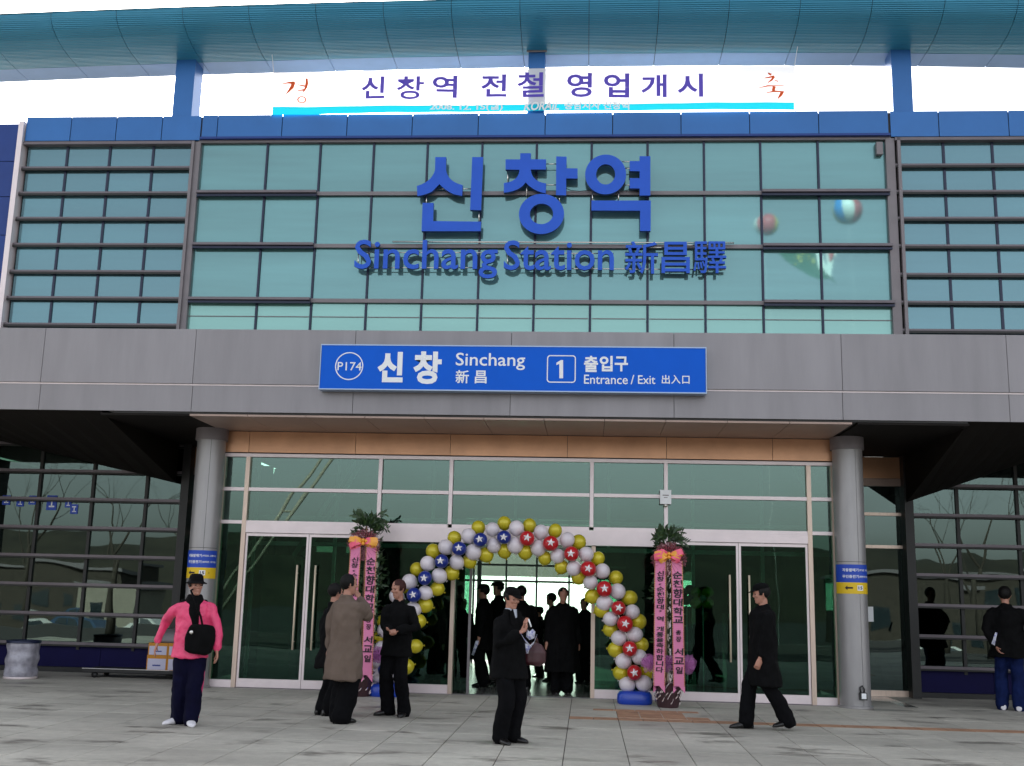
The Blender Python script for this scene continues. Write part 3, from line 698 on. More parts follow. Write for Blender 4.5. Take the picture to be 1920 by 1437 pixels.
sign_text('신', 355, 470, 96, 233, .045, False); sign_text('창', 516, 643, 94, 241, .04, False)
sign_text('Sinchang', 707, 1019, 101, 177, .008); sign_text('新', 706, 766, 178, 238, .016, False); sign_text('昌', 793, 846, 180, 238, .016, False)
c1 = [(1173, 215), (1173, 148), (1160, 154), (1160, 143), (1177, 133), (1193, 133), (1193, 215)]; c1 = [(1173, 215), (1173, 150), (1160, 156), (1160, 145), (1180, 133), (1190, 133), (1190, 215)]; c1 = [sp(*q) for q in c1]; letters('letter', ([(x, -1.8795, z) for x, z in c1], [tuple(range(7))]), 'white_print', E_, False); sign_text('출', 1284, 1347, 114, 187, .03, False); sign_text('입', 1354, 1413, 114, 184, .03, False); sign_text('구', 1422, 1482, 117, 184, .03, False)
sign_text('Entrance', 1284, 1481, 200, 241, .006); sign_text('/', 1494, 1510, 200, 242, .006); sign_text('Exit', 1527, 1605, 202, 241, .006); sign_text('出', 1634, 1670, 200, 240, .014, False); sign_text('入', 1676, 1718, 200, 240, .014, False); sign_text('口', 1726, 1759, 204, 240, .014, False)
c = sp(227, 160); part('number_circle', MB().ring(c, (.218, .218), (.202, .202), -1.8795, -1.8765, 48), 'white_print', E_)
def rrect(cx, cz, w, h, r, n=6):
    p = []
    for k, (sx, sz) in enumerate(((1, 1), (-1, 1), (-1, -1), (1, -1))):
        for i in range(n+1):
            t = math.pi/2*(k+i/n); p.append((cx+sx*(w-r)+r*math.cos(t), cz+sz*(h-r)+r*math.sin(t)))
    return p
c = sp(1182, 173); o_, i_ = rrect(*c, .218, .212, .05), rrect(*c, .202, .196, .035); n = len(o_)
part('exit_number_frame', MB().add([(x, -1.8795, z) for x, z in o_]+[(x, -1.8795, z) for x, z in i_], [(i, (i+1) % n, n+(i+1) % n, n+i) for i in range(n)]), 'white_print', E_)
# ------------------------------------------------------------------ banner stretched under the blade
def cloth(name, col, alpha, rough=.7, trans=.5):
    m, nt, b = _base(name); N = nt.nodes
    d = N.new('ShaderNodeBsdfDiffuse'); d.inputs[0].default_value = (*col, 1); t = N.new('ShaderNodeBsdfTranslucent'); t.inputs[0].default_value = (*col, 1)
    m1 = N.new('ShaderNodeMixShader'); m1.inputs[0].default_value = trans; nt.links.new(d.outputs[0], m1.inputs[1]); nt.links.new(t.outputs[0], m1.inputs[2])
    tr = N.new('ShaderNodeBsdfTransparent'); m2 = N.new('ShaderNodeMixShader'); m2.inputs[0].default_value = alpha
    nt.links.new(tr.outputs[0], m2.inputs[1]); nt.links.new(m1.outputs[0], m2.inputs[2]); nt.links.new(m2.outputs[0], N['Material Output'].inputs[0]); return m
M['banner_white'] = cloth('banner_white', (.85, .85, .88), .92, trans=.15); M['banner_cyan'] = cloth('banner_cyan', (.02, .62, .78), 1.0, trans=.12)
M['banner_ink'] = cloth('banner_ink', (.15, .11, .56), 1.0, trans=.05); M['banner_red'] = cloth('banner_red', (.80, .14, .05), 1.0, trans=.05); M['banner_pale'] = cloth('banner_pale', (.95, .97, .97), 1.0, trans=.1)
NY = -1.10
Bn = thing('banner', 'wide white banner with violet Korean lettering and cyan stripe hung below the roof blade', 'banner', (-.95, NY, 9.9))
bl, br = at(512, 140, NY).x, at(1491, 125, NY).x
def btop(x): t = (x-bl)/(br-bl); return at(512+979*t, 136-13*t, NY).z
def bbot0(x): t = (x-bl)/(br-bl); return at(513+978*t, 219-10*t-3*math.sin(math.pi*t), NY).z
def bbot(x): t = (x-bl)/(br-bl); return at(512+979*t, 201.5-9*t, NY).z
def by(x, z): return NY+.012*math.sin(x*2.3)+.006*math.sin(x*7+z*3)
n = 60; mb = MB(); vs = []; fs = []
zt, zb_ = btop(-1), bbot(-1)
for i in range(n+1):
    x = bl+(br-bl)*i/n
    for k in range(7): z = bbot(x)+(btop(x)-bbot(x))*k/6; vs.append((x, by(x, z), z))
for i in range(n):
    for k in range(6): q = i*7+k; fs.append((q, q+1, q+8, q+7))
part('cloth', mb.add(vs, fs), 'banner_white', Bn, True)
mb = MB(); vs = []; fs = []
for i in range(n+1):
    x = bl+.03+(br-bl-.06)*i/n; t = (x-bl)/(br-bl)
    za = at(512+979*t, 216-10*t-2*math.sin(math.pi*t), NY).z; zc = at(512+979*t, 201-9*t, NY).z
    vs += [(x, by(x, za)-.006, za), (x, by(x, zc)-.006, zc)]
for i in range(n): fs.append((2*i, 2*i+1, 2*i+3, 2*i+2))
part('stripe', mb.add(vs, fs), 'banner_cyan', Bn, True)
def btext(t, px0, px1, py0, py1, m, bold, shear=0, off=.008):
    pm = (py0+py1)/2; x0, x1 = at(px0, pm, NY).x, at(px1, pm, NY).x; z0_, z1_ = at((px0+px1)/2, py1, NY).z, at((px0+px1)/2, py0, NY).z
    v, f = fit_text(t, x0, x1, z0_, z1_, 0, bold, shear=shear); v = [(p[0], by(p[0], p[2])-off, p[2]) for p in v]
    letters('letter', (v, f), m, Bn, False)
for t, a, b, c, d in (('신', 678, 722, 145, 186), ('창', 744, 795, 144, 187), ('역', 811, 857, 142, 184), ('전', 902, 950, 140, 182), ('철', 970, 1020, 137, 183), ('영', 1063, 1110, 138, 183), ('업', 1132, 1180, 138, 183), ('개', 1202, 1250, 140, 183), ('시', 1270, 1318, 140, 183)):
    btext(t, a, b, c, d, 'banner_ink', .024 if t not in '철창' else .017)
def ink(polys, m):
    for p in polys:
        q = [at(*c, NY) for c in p]; v = [(w.x, by(w.x, w.z)-.009, w.z) for w in q]
        letters('letter', (v, [tuple(range(len(v)))]), m, Bn, False)
def cr(p, ox, oy, k): return [(ox+x/k, oy+y/k) for x, y in p]
def brush(pts, ws):
    """a brush stroke: centre line with a width at every point"""
    L, R = [], []
    for i, p in enumerate(pts):
        a = pts[max(i-1, 0)]; b = pts[min(i+1, len(pts)-1)]; dx, dy = b[0]-a[0], b[1]-a[1]; l = math.hypot(dx, dy) or 1
        L.append((p[0]-dy/l*ws[i]/2, p[1]+dx/l*ws[i]/2)); R.append((p[0]+dy/l*ws[i]/2, p[1]-dx/l*ws[i]/2))
    return [[L[i], L[i+1], R[i+1], R[i]] for i in range(len(L)-1)]
K = 3.84
st1 = sum([brush([(110, 222), (150, 214), (200, 212)], [4, 12, 20]), brush([(196, 205), (182, 245), (140, 297)], [24, 26, 5]), brush([(287, 182), (289, 215), (282, 245), (262, 280)], [14, 22, 18, 6]), brush([(222, 226), (278, 236)], [6, 12]), brush([(222, 268), (272, 262)], [6, 14])], [])
th = [2*math.pi*i/14 for i in range(15)]
for i in range(14): st1.append([(252+34*math.cos(th[i]), 334+26*math.sin(th[i])), (252+34*math.cos(th[i+1]), 334+26*math.sin(th[i+1])), (252+23*math.cos(th[i+1]), 334+18*math.sin(th[i+1])), (252+23*math.cos(th[i]), 334+18*math.sin(th[i]))])
ink([cr(p, 500, 100, K) for p in st1], 'banner_red')
K = 3.692
st2 = sum([brush([(1625, 140), (1648, 150)], [12, 16]), brush([(1592, 176), (1630, 168), (1668, 160)], [3, 10, 14]), brush([(1668, 160), (1650, 185), (1622, 206)], [16, 14, 5]), brush([(1668, 185), (1695, 195)], [4, 8]), brush([(1548, 246), (1620, 228), (1735, 224)], [2, 9, 4]), brush([(1668, 230), (1660, 262)], [22, 20]), brush([(1612, 276), (1670, 264), (1735, 266)], [4, 12, 8]), brush([(1725, 266), (1712, 290), (1692, 316)], [22, 20, 4])], [])
ink([cr(p, 1000, 100, K) for p in st2], 'banner_red')
btext('2008. 12. 15(월)', 806, 943, 194, 209, 'banner_pale', .03, off=.01); btext('KORAIL', 982, 1048, 192, 208, 'banner_pale', .03, .2, off=.01); btext('충남지사 신창역', 1058, 1180, 190, 206, 'banner_pale', .03, off=.01)
for x in (bl+.01, br-.01): part('banner_cord', MB().tube([(x, NY, btop(x)), (x+(.06 if x > 0 else -.06), NY, 10.6)], .006, 6).tube([(x, NY, bbot0(x)), (x, NY+.02, 9.47)], .006, 6), 'white_print', Bn)
# ------------------------------------------------------------------ column labels
def label(cx, name_label, rows):
    L_ = thing('column_label', name_label, 'label', (cx, -.2, 1.95), 'blue and yellow direction wraps on the columns')
    R = .240
    def wrap(z0, z1, m, nm, r=R):
        mb = MB(); n = 28; vs = []
        for i in range(n+1):
            t = math.radians(185)+math.radians(170)*i/n; vs += [(cx+r*math.cos(t), -.2+r*math.sin(t), z) for z in (z0, z1)]
        part(nm, mb.add(vs, [(2*i, 2*i+1, 2*i+3, 2*i+2) for i in range(n)]), m, L_, True)
    z2 = 2.175; z1 = 1.90; z0 = 1.725
    wrap(z1, z2, 'label_blue', 'blue_wrap'); wrap(z0, z1-.001, 'yellow', 'yellow_wrap')
    def curve(v, r): return [(cx+r*math.sin((p[0]-cx)/R), -.2-r*math.cos((p[0]-cx)/R), p[2]) for p in v]
    def t(txt, x0, x1, za, zb, m='white_print', bold=.02, r=R+.002):
        v, f = fit_text(txt, cx+x0, cx+x1, za, zb, 0, bold)
        letters('print', (curve(v, r), f), m, L_, False)
    t(rows[0], -.19, .06, 2.065, 2.115); t('(무임권, 교통카드)', .07, .32, 2.07, 2.105); t(rows[1], -.19, .06, 1.965, 2.015); t('(일회권, 정기권)', .07, .32, 1.97, 2.005)
    v = [(cx-.155, 0, 1.815), (cx-.115, 0, 1.85), (cx-.115, 0, 1.828), (cx-.035, 0, 1.828), (cx-.035, 0, 1.802), (cx-.115, 0, 1.802), (cx-.115, 0, 1.78)]
    letters('arrow', (curve(v, R+.006), [(0, 1, 6), (2, 3, 4, 5)]), 'black_print', L_, False)
    rr = [(x, 0, z) for x, z in rrect(cx+.085, 1.815, .052, .045, .02)]; rr = [(cx+.085-.05+.1*i/6, 0, z) for i in range(7) for z in (1.775, 1.855)]; letters('number_plate', (curve(rr, R+.0015), [(2*i, 2*i+1, 2*i+3, 2*i+2) for i in range(6)]), 'white_print', L_, False)
    t('15', .05, .12, 1.79, 1.84, 'black_print', .03, R+.004); t('▶', .19, .21, 1.805, 1.825, 'black_print', .0)
label(-6.32, 'blue and yellow wrap round the left column behind the pink jacket', ('자동발매기', '무인충전기'))
label(4.16, 'blue and yellow arrow wrap round the right column', ('자동발매기', '무인충전기'))
# small fittings
g = thing('door_sensor_box', 'small white sensor box on the mullion right of the balloon arch', 'sensor', (1.26, -.08, 3.2))
part('housing', MB().box(1.17, 1.35, -.12, -.058, 3.09, 3.32), 'white_print', g); part('lens', MB().tube([(1.26, -.10, 3.04), (1.26, -.10, 3.09)], [.02, .035], 10), 'chrome', g, True)
block('print', 'transom_grey', g, 1.21, 1.31, -.122, -.1205, 3.225, 3.24); block('print', 'transom_grey', g, 1.23, 1.29, -.122, -.1205, 3.19, 3.20)
q = at(1618, 1303, -.48)
g = thing('padlock_box', 'small white tagged lock box at the foot of the right column', 'box', (q.x, -.46, q.z))
part('box_body', MB().box(q.x-.05, q.x+.06, -.50, -.445, q.z-.08, q.z+.03), 'black_metal', g); part('tag', MB().box(q.x-.025, q.x+.045, -.506, -.501, q.z-.06, q.z+.02), 'white_print', g)
part('hook', MB().tube([(q.x-.03, -.47, q.z+.03), (q.x-.035, -.46, q.z+.10), (q.x, -.45, q.z+.13), (q.x+.03, -.46, q.z+.08), (q.x+.02, -.47, q.z+.03)], .012, 8), 'black_metal', g, True)
q = at(1634, 1152, WY)
tag(part('paper_notice', MB().box(q.x-.05, q.x+.05, WY+.06, WY+.064, q.z-.13, q.z+.13), 'white_print', None), 'small white paper notice stuck on the glass just right of the right column', 'notice')
# ------------------------------------------------------------------ bagged bin, boxes, low cart
M['bag'] = glass('clear_bag', (.62, .62, .68), .18, (.75, .75, .85), .25, facing=.3)
M['bag_white'] = mat('bag_white', (.30, .29, .34), .35, var=.35, vscale=7, bump=.6, bscale=14, spec=.8)
q = atz(38, 1272)
g = thing('litter_bin', 'round litter bin with a translucent bag lining, left edge of the forecourt', 'bin', (q.x, q.y, 0))
mb = MB(); rings = []
for k in range(13):
    z = .04+.56*k/12; r = .265-.01*k/12+.012*math.sin(k*1.3); rings.append(((q.x+.006*math.sin(k), q.y, z), (r, 0, 0), (0, r, 0)))
part('bag_liner', mb.loft(rings, 36, False), 'bag_white', g, True)
for k in range(len(g.children[0].data.vertices)):
    v = g.children[0].data.vertices[k].co; d = noise.noise(Vector((v.x*9, v.y*9, v.z*3.5)))*.03; v.x += (v.x-q.x)*d*3; v.y += (v.y-q.y)*d*3
part('rim', MB().loft([((q.x, q.y, z), (r, 0, 0), (0, r, 0)) for z, r in ((.585, .275), (.625, .28), (.63, .25), (.6, .245))], 36, False), 'mullion_dark', g, True)
part('base_ring', MB().loft([((q.x, q.y, z), (r, 0, 0), (0, r, 0)) for z, r in ((0, .27), (.035, .275), (.04, .2))], 36), 'white_alu', g, True)
part('bin_core', MB().loft([((q.x, q.y, z), (.20, 0, 0), (0, .20, 0)) for z in (.04, .52)], 24), 'transom_grey', g, True)
M['orange'] = mat('box_orange', (.55, .22, .01), .6); M['lilac_white'] = mat('box_white', (.55, .53, .68), .6)
cart = atz(262, 1272)
cy_ = cart.y+.1
g = thing('low_cart', 'low black flatbed cart with boxes on it beside the left dado', 'cart', (cart.x, cy_, 0))
part('deck', MB().box(cart.x-.95, cart.x+1.0, cy_-.3, cy_+.3, .10, .15), 'black_metal', g)
for sx in (-.75, .8):
    for sy in (-.25, .25): part('wheel', MB().tube([(cart.x+sx, cy_+sy-.02, .05), (cart.x+sx, cy_+sy+.02, .05)], .05, 14), 'black_metal', g, True)
part('rail', MB().tube([(cart.x-.95, cy_-.31, .155), (cart.x+.6, cy_-.31, .155)], .008, 6), 'chrome', g)
bxl = at(275, 1250, cy_-.2).x
def carton(x0, w, z0, h, lab):
    g = thing('carton', lab, 'box', (x0+w/2, cy_, z0), 'orange and white cartons stacked on the low cart')
    part('carton_body', MB().box(x0, x0+w, cy_-.22, cy_+.22, z0, z0+h), 'orange', g)
    part('white_print_panel', MB().box(x0+.02, x0+w-.02, cy_-.224, cy_-.2205, z0+.008, z0+h-.055), 'lilac_white', g)
    v, f = fit_text('~~~~~', x0+w*.3, x0+w*.7, z0+h*.25, z0+h*.4, cy_-.226, .05); letters('print', (v, f), 'sign_blue_dark', g, False)
carton(bxl, .36, .152, .25, 'lower left orange and white carton on the low cart'); carton(bxl+.365, .36, .152, .25, 'lower carton partly behind the legs of the woman in pink')
carton(bxl+.01, .35, .404, .21, 'upper left orange and white carton on the low cart'); carton(bxl+.365, .35, .404, .21, 'upper carton partly behind the pink jacket')
tag(part('folded_sack', MB().loft([((bxl+.4, cy_, z), (a, 0, 0), (0, b, 0)) for z, a, b in ((.616, .34, .2), (.66, .36, .2), (.76, .33, .17), (.84, .2, .12), (.86, .05, .05))], 24), 'sack', None, True) if 'sack' in M else part('folded_sack', MB().loft([((bxl+.4, cy_, z), (a, 0, 0), (0, b, 0)) for z, a, b in ((.616, .34, .2), (.66, .36, .2), (.76, .33, .17), (.84, .2, .12), (.86, .05, .05))], 24), 'transom_grey', None, True), 'grey cloth heap on top of the orange and white cartons', 'sack')
# ------------------------------------------------------------------ balloon arch
def balloon_mat(name, col, rough=.22, spec=.6, tr=.0):
    m = mat(name, col, rough, 0, spec=spec, obj_random=.05, var=.03, vscale=3); b = m.node_tree.nodes['Principled BSDF']
    b.inputs['Subsurface Weight'].default_value = tr; b.inputs['Subsurface Radius'].default_value = (.05, .05, .05); return m
M['b_white'] = balloon_mat('balloon_white', (.70, .64, .68), .28); M['b_gold'] = balloon_mat('balloon_gold', (.58, .49, .02), .26)
M['b_gold'].node_tree.nodes['Principled BSDF'].inputs['Metallic'].default_value = .15
M['b_red'] = balloon_mat('balloon_red', (.50, .008, .015), .3); M['b_blue'] = balloon_mat('balloon_blue', (.004, .022, .22), .3); M['b_dred'] = balloon_mat('balloon_dark_red', (.10, .005, .01), .3)
def balloon_mesh(r, m):
    mb = MB(); rings = []
    for k in range(15):
        t = math.pi*k/14; z = math.cos(t)*r*1.04; q = math.sin(t)*r
        if t > math.pi*.62: q *= 1-.25*((t-math.pi*.62)/(math.pi*.38))**1.5; z -= .10*r*((t-math.pi*.62)/(math.pi*.38))**2
        q = max(q, .004); rings.append(((0, 0, z), (q, 0, 0), (0, q, 0)))
    rings += [((0, 0, -1.22*r), (.006, 0, 0), (0, .006, 0)), ((0, 0, -1.30*r), (.018, 0, 0), (0, .018, 0))]
    return mb.loft(rings, 22).mesh('balloon', m, True)
bm_ = {k: balloon_mesh(.118, k) for k in ('b_white', 'b_gold', 'b_red', 'b_blue', 'b_dred')}
M['star_foil'] = mat('star_foil', (.80, .76, .78), .3, .3)
sv = []
for i in range(10):
    t = math.pi/2+math.pi*i/5; r = .066 if i % 2 == 0 else .029; sv.append((r*math.cos(t), r*math.sin(t)))
smb = MB(); smb.add([(x, 0, z) for x, z in sv]+[(0, -.014, 0), (0, .012, 0)], [(i, (i+1) % 10, 10) for i in range(10)]+[((i+1) % 10, i, 11) for i in range(10)]); star_me = smb.mesh('star', 'star_foil')
A = thing('balloon_arch', 'arch of white, gold, red and blue balloons with white stars over the entrance', 'balloon arch', (-1.1, -.85, 0))
rb = random.Random(11); AY = -.75
cen = at(975, 1200, AY)
def put_balloon(px, py, k, dy, s=1.0, star=False, par=A, Y=AY, nm='balloon'):
    p = at(px, py, Y+dy); o = link(nm, bm_[k]); o.parent = par; o.matrix_parent_inverse = WM(par).inverted(); o.location = p
    d = Vector((cen.x-p.x, (0 if star or k != 'b_gold' else .0)+.9, cen.z-p.z)).normalized() if not star else Vector((0, 1, 0))
    o.rotation_euler = (-d).to_track_quat('Z', 'Y').to_euler(); q_ = s*rb.uniform(.94, 1.04); o.scale = (q_*rb.uniform(.96, 1.03), q_*rb.uniform(.95, 1.03), q_*rb.uniform(.97, 1.05))
    if star:
        q = bpy.data.objects.new('star', star_me); C.objects.link(q); q.parent = o; q.matrix_parent_inverse = WM(o).inverted()
        q.location = p+Vector((rb.uniform(-.008, .008), -.128*s, rb.uniform(-.006, .01))); q.rotation_euler = (rb.uniform(-.15, .15), rb.uniform(-.25, .25), rb.uniform(-.2, .2)); q.scale = (s,)*3
    return o
def c6(*l): return [(820+x/3.012, 960+y/3.012) for x, y in l]
blue = [(796.8, 1084.3), (828, 1052.7), (861, 1029), (900.7, 1012.5), (945, 1007.5)]
red = [(988.3, 1009.8), (1032.5, 1019), (1071.3, 1038.7), (1102.9, 1066.9), (1133, 1104.5), (1159.6, 1140.3), (1171.9, 1170.2), (1180.9, 1216.6), (1189.5, 1261.5)]
white = c6((48, 200), (110, 285), (178, 137), (203, 228), (312, 100), (318, 190), (447, 93), (440, 190), (585, 115), (570, 205), (733, 160), (680, 250), (840, 240), (770, 320), (932, 335), (865, 400), (1018, 450), (943, 515), (1100, 565), (978, 605), (1115, 693), (1025, 713), (1140, 820), (1050, 843), (1165, 970), (1072, 975)) + [(802, 1057), (823.8, 1080), (797.6, 1112), (768, 1091)]
gold = c6((97, 148), (82, 345), (182, 280), (232, 90), (275, 243), (378, 65), (380, 222), (520, 80), (497, 228), (665, 108), (608, 262), (797, 172), (702, 312), (905, 265), (800, 370), (1008, 372), (875, 478), (1085, 487), (928, 555), (1135, 620), (977, 665), (1150, 750), (1005, 778), (1035, 910), (1185, 900)) + [(782, 1067.7), (812.5, 1034), (820, 1104), (797.6, 1135)]
# the left leg, mostly behind the man in black
white += [(744, 1118), (775, 1143), (733, 1150), (764, 1172), (723, 1182), (757, 1202), (716, 1216), (750, 1234), (709, 1266), (741, 1268), (712, 1240)]
blue += [(776, 1116), (757, 1146), (744, 1178), (736, 1208), (730, 1238), (724, 1256)]
gold += [(755, 1100), (785, 1165), (712, 1196), (779, 1212), (700, 1244), (762, 1250), (720, 1165)]
for p in white: put_balloon(*p, 'b_white', rb.uniform(-.02, .02), 1.02)
for p in gold: put_balloon(*p, 'b_gold', .09+rb.uniform(-.02, .02), .99)
for i, p in enumerate(blue): put_balloon(*p, 'b_blue', -.13, .95, i < 9)
for p in red: put_balloon(*p, 'b_red', -.13, 1.0, True)
M['base_blue'] = mat('base_blue', (.008, .05, .42), .3, spec=.6)
for px, py, w in ((1190, 1308, .27), (725, 1296, .27)):
    p = at(px, py, AY)
    rr = []
    for z, s in ((0, .90), (.02, .98), (.07, 1.0), (.14, .97), (.18, .86), (.195, .5)):
        rr.append(((p.x, AY, z), (w*s, 0, 0), (0, .17*s, 0)))
    mb = MB(); vs = []; n = 28
    for c, a_, b_ in rr:
        for i in range(n):
            t = 2*math.pi*i/n; cx_ = math.copysign(abs(math.cos(t))**.6, math.cos(t)); cy2 = math.copysign(abs(math.sin(t))**.6, math.sin(t)); vs.append((c[0]+a_[0]*cx_, c[1]+b_[1]*cy2, c[2]))
    fs = [(k*n+i, k*n+(i+1) % n, (k+1)*n+(i+1) % n, (k+1)*n+i) for k in range(len(rr)-1) for i in range(n)]+[tuple(range((len(rr)-1)*n, len(rr)*n))]
    part('water_base', mb.add(vs, fs), 'base_blue', A, True)
pts = [at(px, py, AY) for px, py in ((1190, 1300), (1178, 1200), (1150, 1130), (1085, 1055), (1010, 1020), (945, 1012), (880, 1028), (815, 1075), (770, 1130), (742, 1190), (727, 1290))]
part('arch_pole', MB().tube(pts, .012, 8), 'chrome', A, True)
# balloon flower inside the right door and a dark red bunch behind the wreath
Fl = thing('balloon_flower', 'small flower of four gold balloons round a white one behind the right glass door', 'balloon flower', at(1318, 1122, .5))
for dx, dy in ((-13, -11), (9, -11), (-13, 9), (10, 10)): put_balloon(1318+dx, 1122+dy, 'b_gold', 0, .78, par=Fl, Y=.5)
put_balloon(1318, 1122, 'b_white', -.1, .42, par=Fl, Y=.5)
part('flower_stem', MB().tube([at(1318, 1125, .56), (at(1318, 1125, .56).x, .56, 0)], .01, 6), 'white_print', Fl)
Fr = thing('balloon_bunch', 'bunch of dark red balloons on a stick half hidden behind the right wreath', 'balloons', at(1290, 1118, .5))
for dx, dy in ((-10, -6), (3, -12), (-4, 8), (8, 4)): put_balloon(1290+dx, 1118+dy, 'b_dred', .05, .7, par=Fr, Y=.5)
part('stick', MB().tube([at(1288, 1125, .6), (at(1288, 1125, .6).x, .6, 0)], .01, 6), 'white_print', Fr)
# ------------------------------------------------------------------ wreath stands
M['leaf'] = mat('leaf_dark', (.018, .045, .014), .45, var=.4, vscale=14); M['leaf2'] = mat('leaf_mid', (.035, .075, .02), .45, var=.35, vscale=12)
M['ribbon_pink'] = mat('ribbon_pink', (.72, .22, .40), .55, var=.05, spec=.4); M['ribbon_edge'] = mat('ribbon_edge', (.42, .05, .12), .5)
M['ribbon_gold'] = mat('ribbon_gold', (.55, .38, .10), .35, .5)
M['tulle'] = cloth('tulle_pink', (.70, .28, .36), .42); M['tulle_violet'] = cloth('tulle_violet', (.66, .26, .60), .42)
M['bow_orange'] = mat('bow_orange', (.85, .36, .03), .3, .1, spec=.7); M['bow_pink'] = mat('bow_pink', (.85, .10, .20), .3, .1, spec=.7)
M['foil'] = mat('silver_foil', (.80, .68, .70), .2, .9, var=.3, vscale=20); M['pot_dark'] = mat('pot_dark', (.05, .02, .025), .4)
M['cane'] = mat('cane', (.20, .12, .06), .6)
def leaf_clump(rnd, c, R, n, size, up=0.3, flat=1.0):
    mb = MB()
    for i in range(n):
        d = Vector((rnd.gauss(0, 1), rnd.gauss(0, .8)*flat, rnd.gauss(0, 1))).normalized()*R*rnd.uniform(.25, 1.0)
        p = Vector(c)+Vector((d.x, d.y, d.z)); ax = (d.normalized()+Vector((rnd.gauss(0, .5), rnd.gauss(0, .5), rnd.gauss(0, .5)+up))).normalized()
        sd_ = ax.cross(Vector((rnd.gauss(0, 1), rnd.gauss(0, 1), rnd.gauss(0, 1)))).normalized(); nn = ax.cross(sd_); L_ = size*rnd.uniform(.7, 1.4); w = L_*.19
        m_ = p+ax*L_*.5; mb.cur = rnd.choice((0, 0, 1))
        mb.add([p, m_+sd_*w+nn*w*.3, p+ax*L_-nn*L_*.12, m_-sd_*w+nn*w*.3, m_], [(0, 1, 4), (1, 2, 4), (2, 3, 4), (3, 0, 4)])
    mb.cur = 0; return mb
def wreath(px, basepy, toppy, lab, seed, left=('신', '창', '', '(', '순', '천', '향', '대', ')', '', '역', '', '개', '통', '을', '축', '하', '합', '니', '다'), tw=True):
    rnd = random.Random(seed); b = atz(px, basepy); X, Y = b.x, b.y
    def z_(py): return at(px, py, Y).z
    sc = (z_(toppy))/z_(1050)
    W_ = thing('congratulation_wreath', lab, 'wreath stand', (X, Y, 0), 'pink ribboned congratulation wreath stands')
    # pot wrapped in silver foil ribbon
    part('pot', MB().loft([((X, Y+.05, z), (r, 0, 0), (0, r, 0)) for z, r in ((0, .15), (.02, .16), (.34, .20), (.36, .21))], 24), 'pot_dark', W_, 50)
    mb = MB()
    for i in range(80):
        t = rnd.uniform(0, 2*math.pi); z = rnd.uniform(.02, .42); r = .165+.045*z/.36; pts = []
        for k in range(6): tt = t+k*.10; pts.append((X+(r+.02*math.sin(k*1.2))*math.cos(tt), Y+.05+(r+.02*math.sin(k*1.2))*math.sin(tt), z+.035*k*rnd.choice((1, .6))))
        vs = [];
        for k, p in enumerate(pts): vs += [(p[0], p[1], p[2]-.012), (p[0], p[1], p[2]+.012)]
        mb.add(vs, [(2*k, 2*k+1, 2*k+3, 2*k+2) for k in range(5)])
    part('foil_ribbon', mb, 'foil', W_)
    part('cane_stake', MB().tube([(X-.02, Y+.06, .1), (X-.02, Y+.06, 2.35*sc)], .014, 6).tube([(X+.14, Y+.06, .1), (X+.10, Y+.06, 2.3*sc)], .012, 6), 'cane', W_)
    top = z_(toppy)+.30
    f = leaf_clump(rnd, (X, Y+.05, top-.02), .19, 210, .11, .5, .8)
    for k in range(9):
        zz = top-.22-k*.21; g2 = leaf_clump(rnd, (X+rnd.uniform(-.03, .10), Y+.13, zz), .22 if k < 4 else .17, 90 if k < 5 else 60, .10, .2, .6)
        off = len(f.v); f.v += g2.v; f.f += [tuple(i+off for i in q) for q in g2.f]; f.mi += g2.mi
    for side in (-1, 1):
        for k in range(5):
            a = Vector((X, Y+.05, top+.05)); tip = a+Vector((side*rnd.uniform(.10, .30), rnd.uniform(-.15, .2), rnd.uniform(-.05, .26)))
            for q in range(12):
                t = q/11; p = a.lerp(tip, t)-Vector((0, 0, .08*t*t)); d = (tip-a).normalized()
                for s2 in (-1, 1):
                    ax = (d*.7+Vector((0, 0, 1))*s2*.6+Vector((rnd.gauss(0, .2),)*3)).normalized(); w = Vector((0, 1, 0)).cross(ax).normalized()*.014
                    f.cur = rnd.choice((0, 1)); f.add([p, p+ax*.05+w, p+ax*.10, p+ax*.05-w], [(0, 1, 2), (0, 2, 3)])
    f.cur = 0
    part('foliage', f, ['leaf', 'leaf2'], W_)
    # tulle fan
    fan = MB(); cz = z_(toppy)+.03; n = 40
    for layer in range(2):
        vs = [(X, Y-.16, cz-.02)]; 
        for i in range(n+1):
            t = math.radians(-32)+math.radians(244)*i/n; r = (.26 if layer else .22)*rnd.uniform(.9, 1.08)
            vs.append((X+r*math.cos(t), Y-.16+(.05 if i % 2 else -.06)-layer*.01, cz-.02+r*.95*math.sin(t)))
        fan.add(vs, [(0, i+1, i+2) for i in range(n)])
    vs = [(X, Y-.18, cz-.02)]
    for i in range(13): t = math.radians(215)+math.radians(110)*i/12; vs.append((X+.17*math.cos(t), Y-.18+(.03 if i % 2 else -.03), cz-.05+.22*math.sin(t)))
    fan.add(vs, [(0, i+1, i+2) for i in range(12)])
    part('tulle_fan', fan, 'tulle', W_)
    bowm = MB(); cz2 = cz+.02
    for i in range(16):
        bowm.cur = 0 if i % 3 == 0 or 5 < i < 10 else 1
        t = rnd.uniform(-.45, .45)+(0 if i % 2 else math.pi); L_ = rnd.uniform(.11, .20); d = Vector((math.cos(t), 0, math.sin(t)+rnd.uniform(-.25, .25))); s_ = Vector((0, -1, 0)); wv = d.cross(s_).normalized()*.040
        c0 = Vector((X+(.03 if i % 2 else -.03), Y-.21, cz2)); pts = []
        for k in range(9):
            u = 2*math.pi*k/8; pts.append(c0+d*L_*(.5-.5*math.cos(u))+s_*(.035*math.sin(u)+.03)+Vector((0, 0, .02*math.sin(u))))
        vs = []
        for p in pts: vs += [p-wv, p+wv]
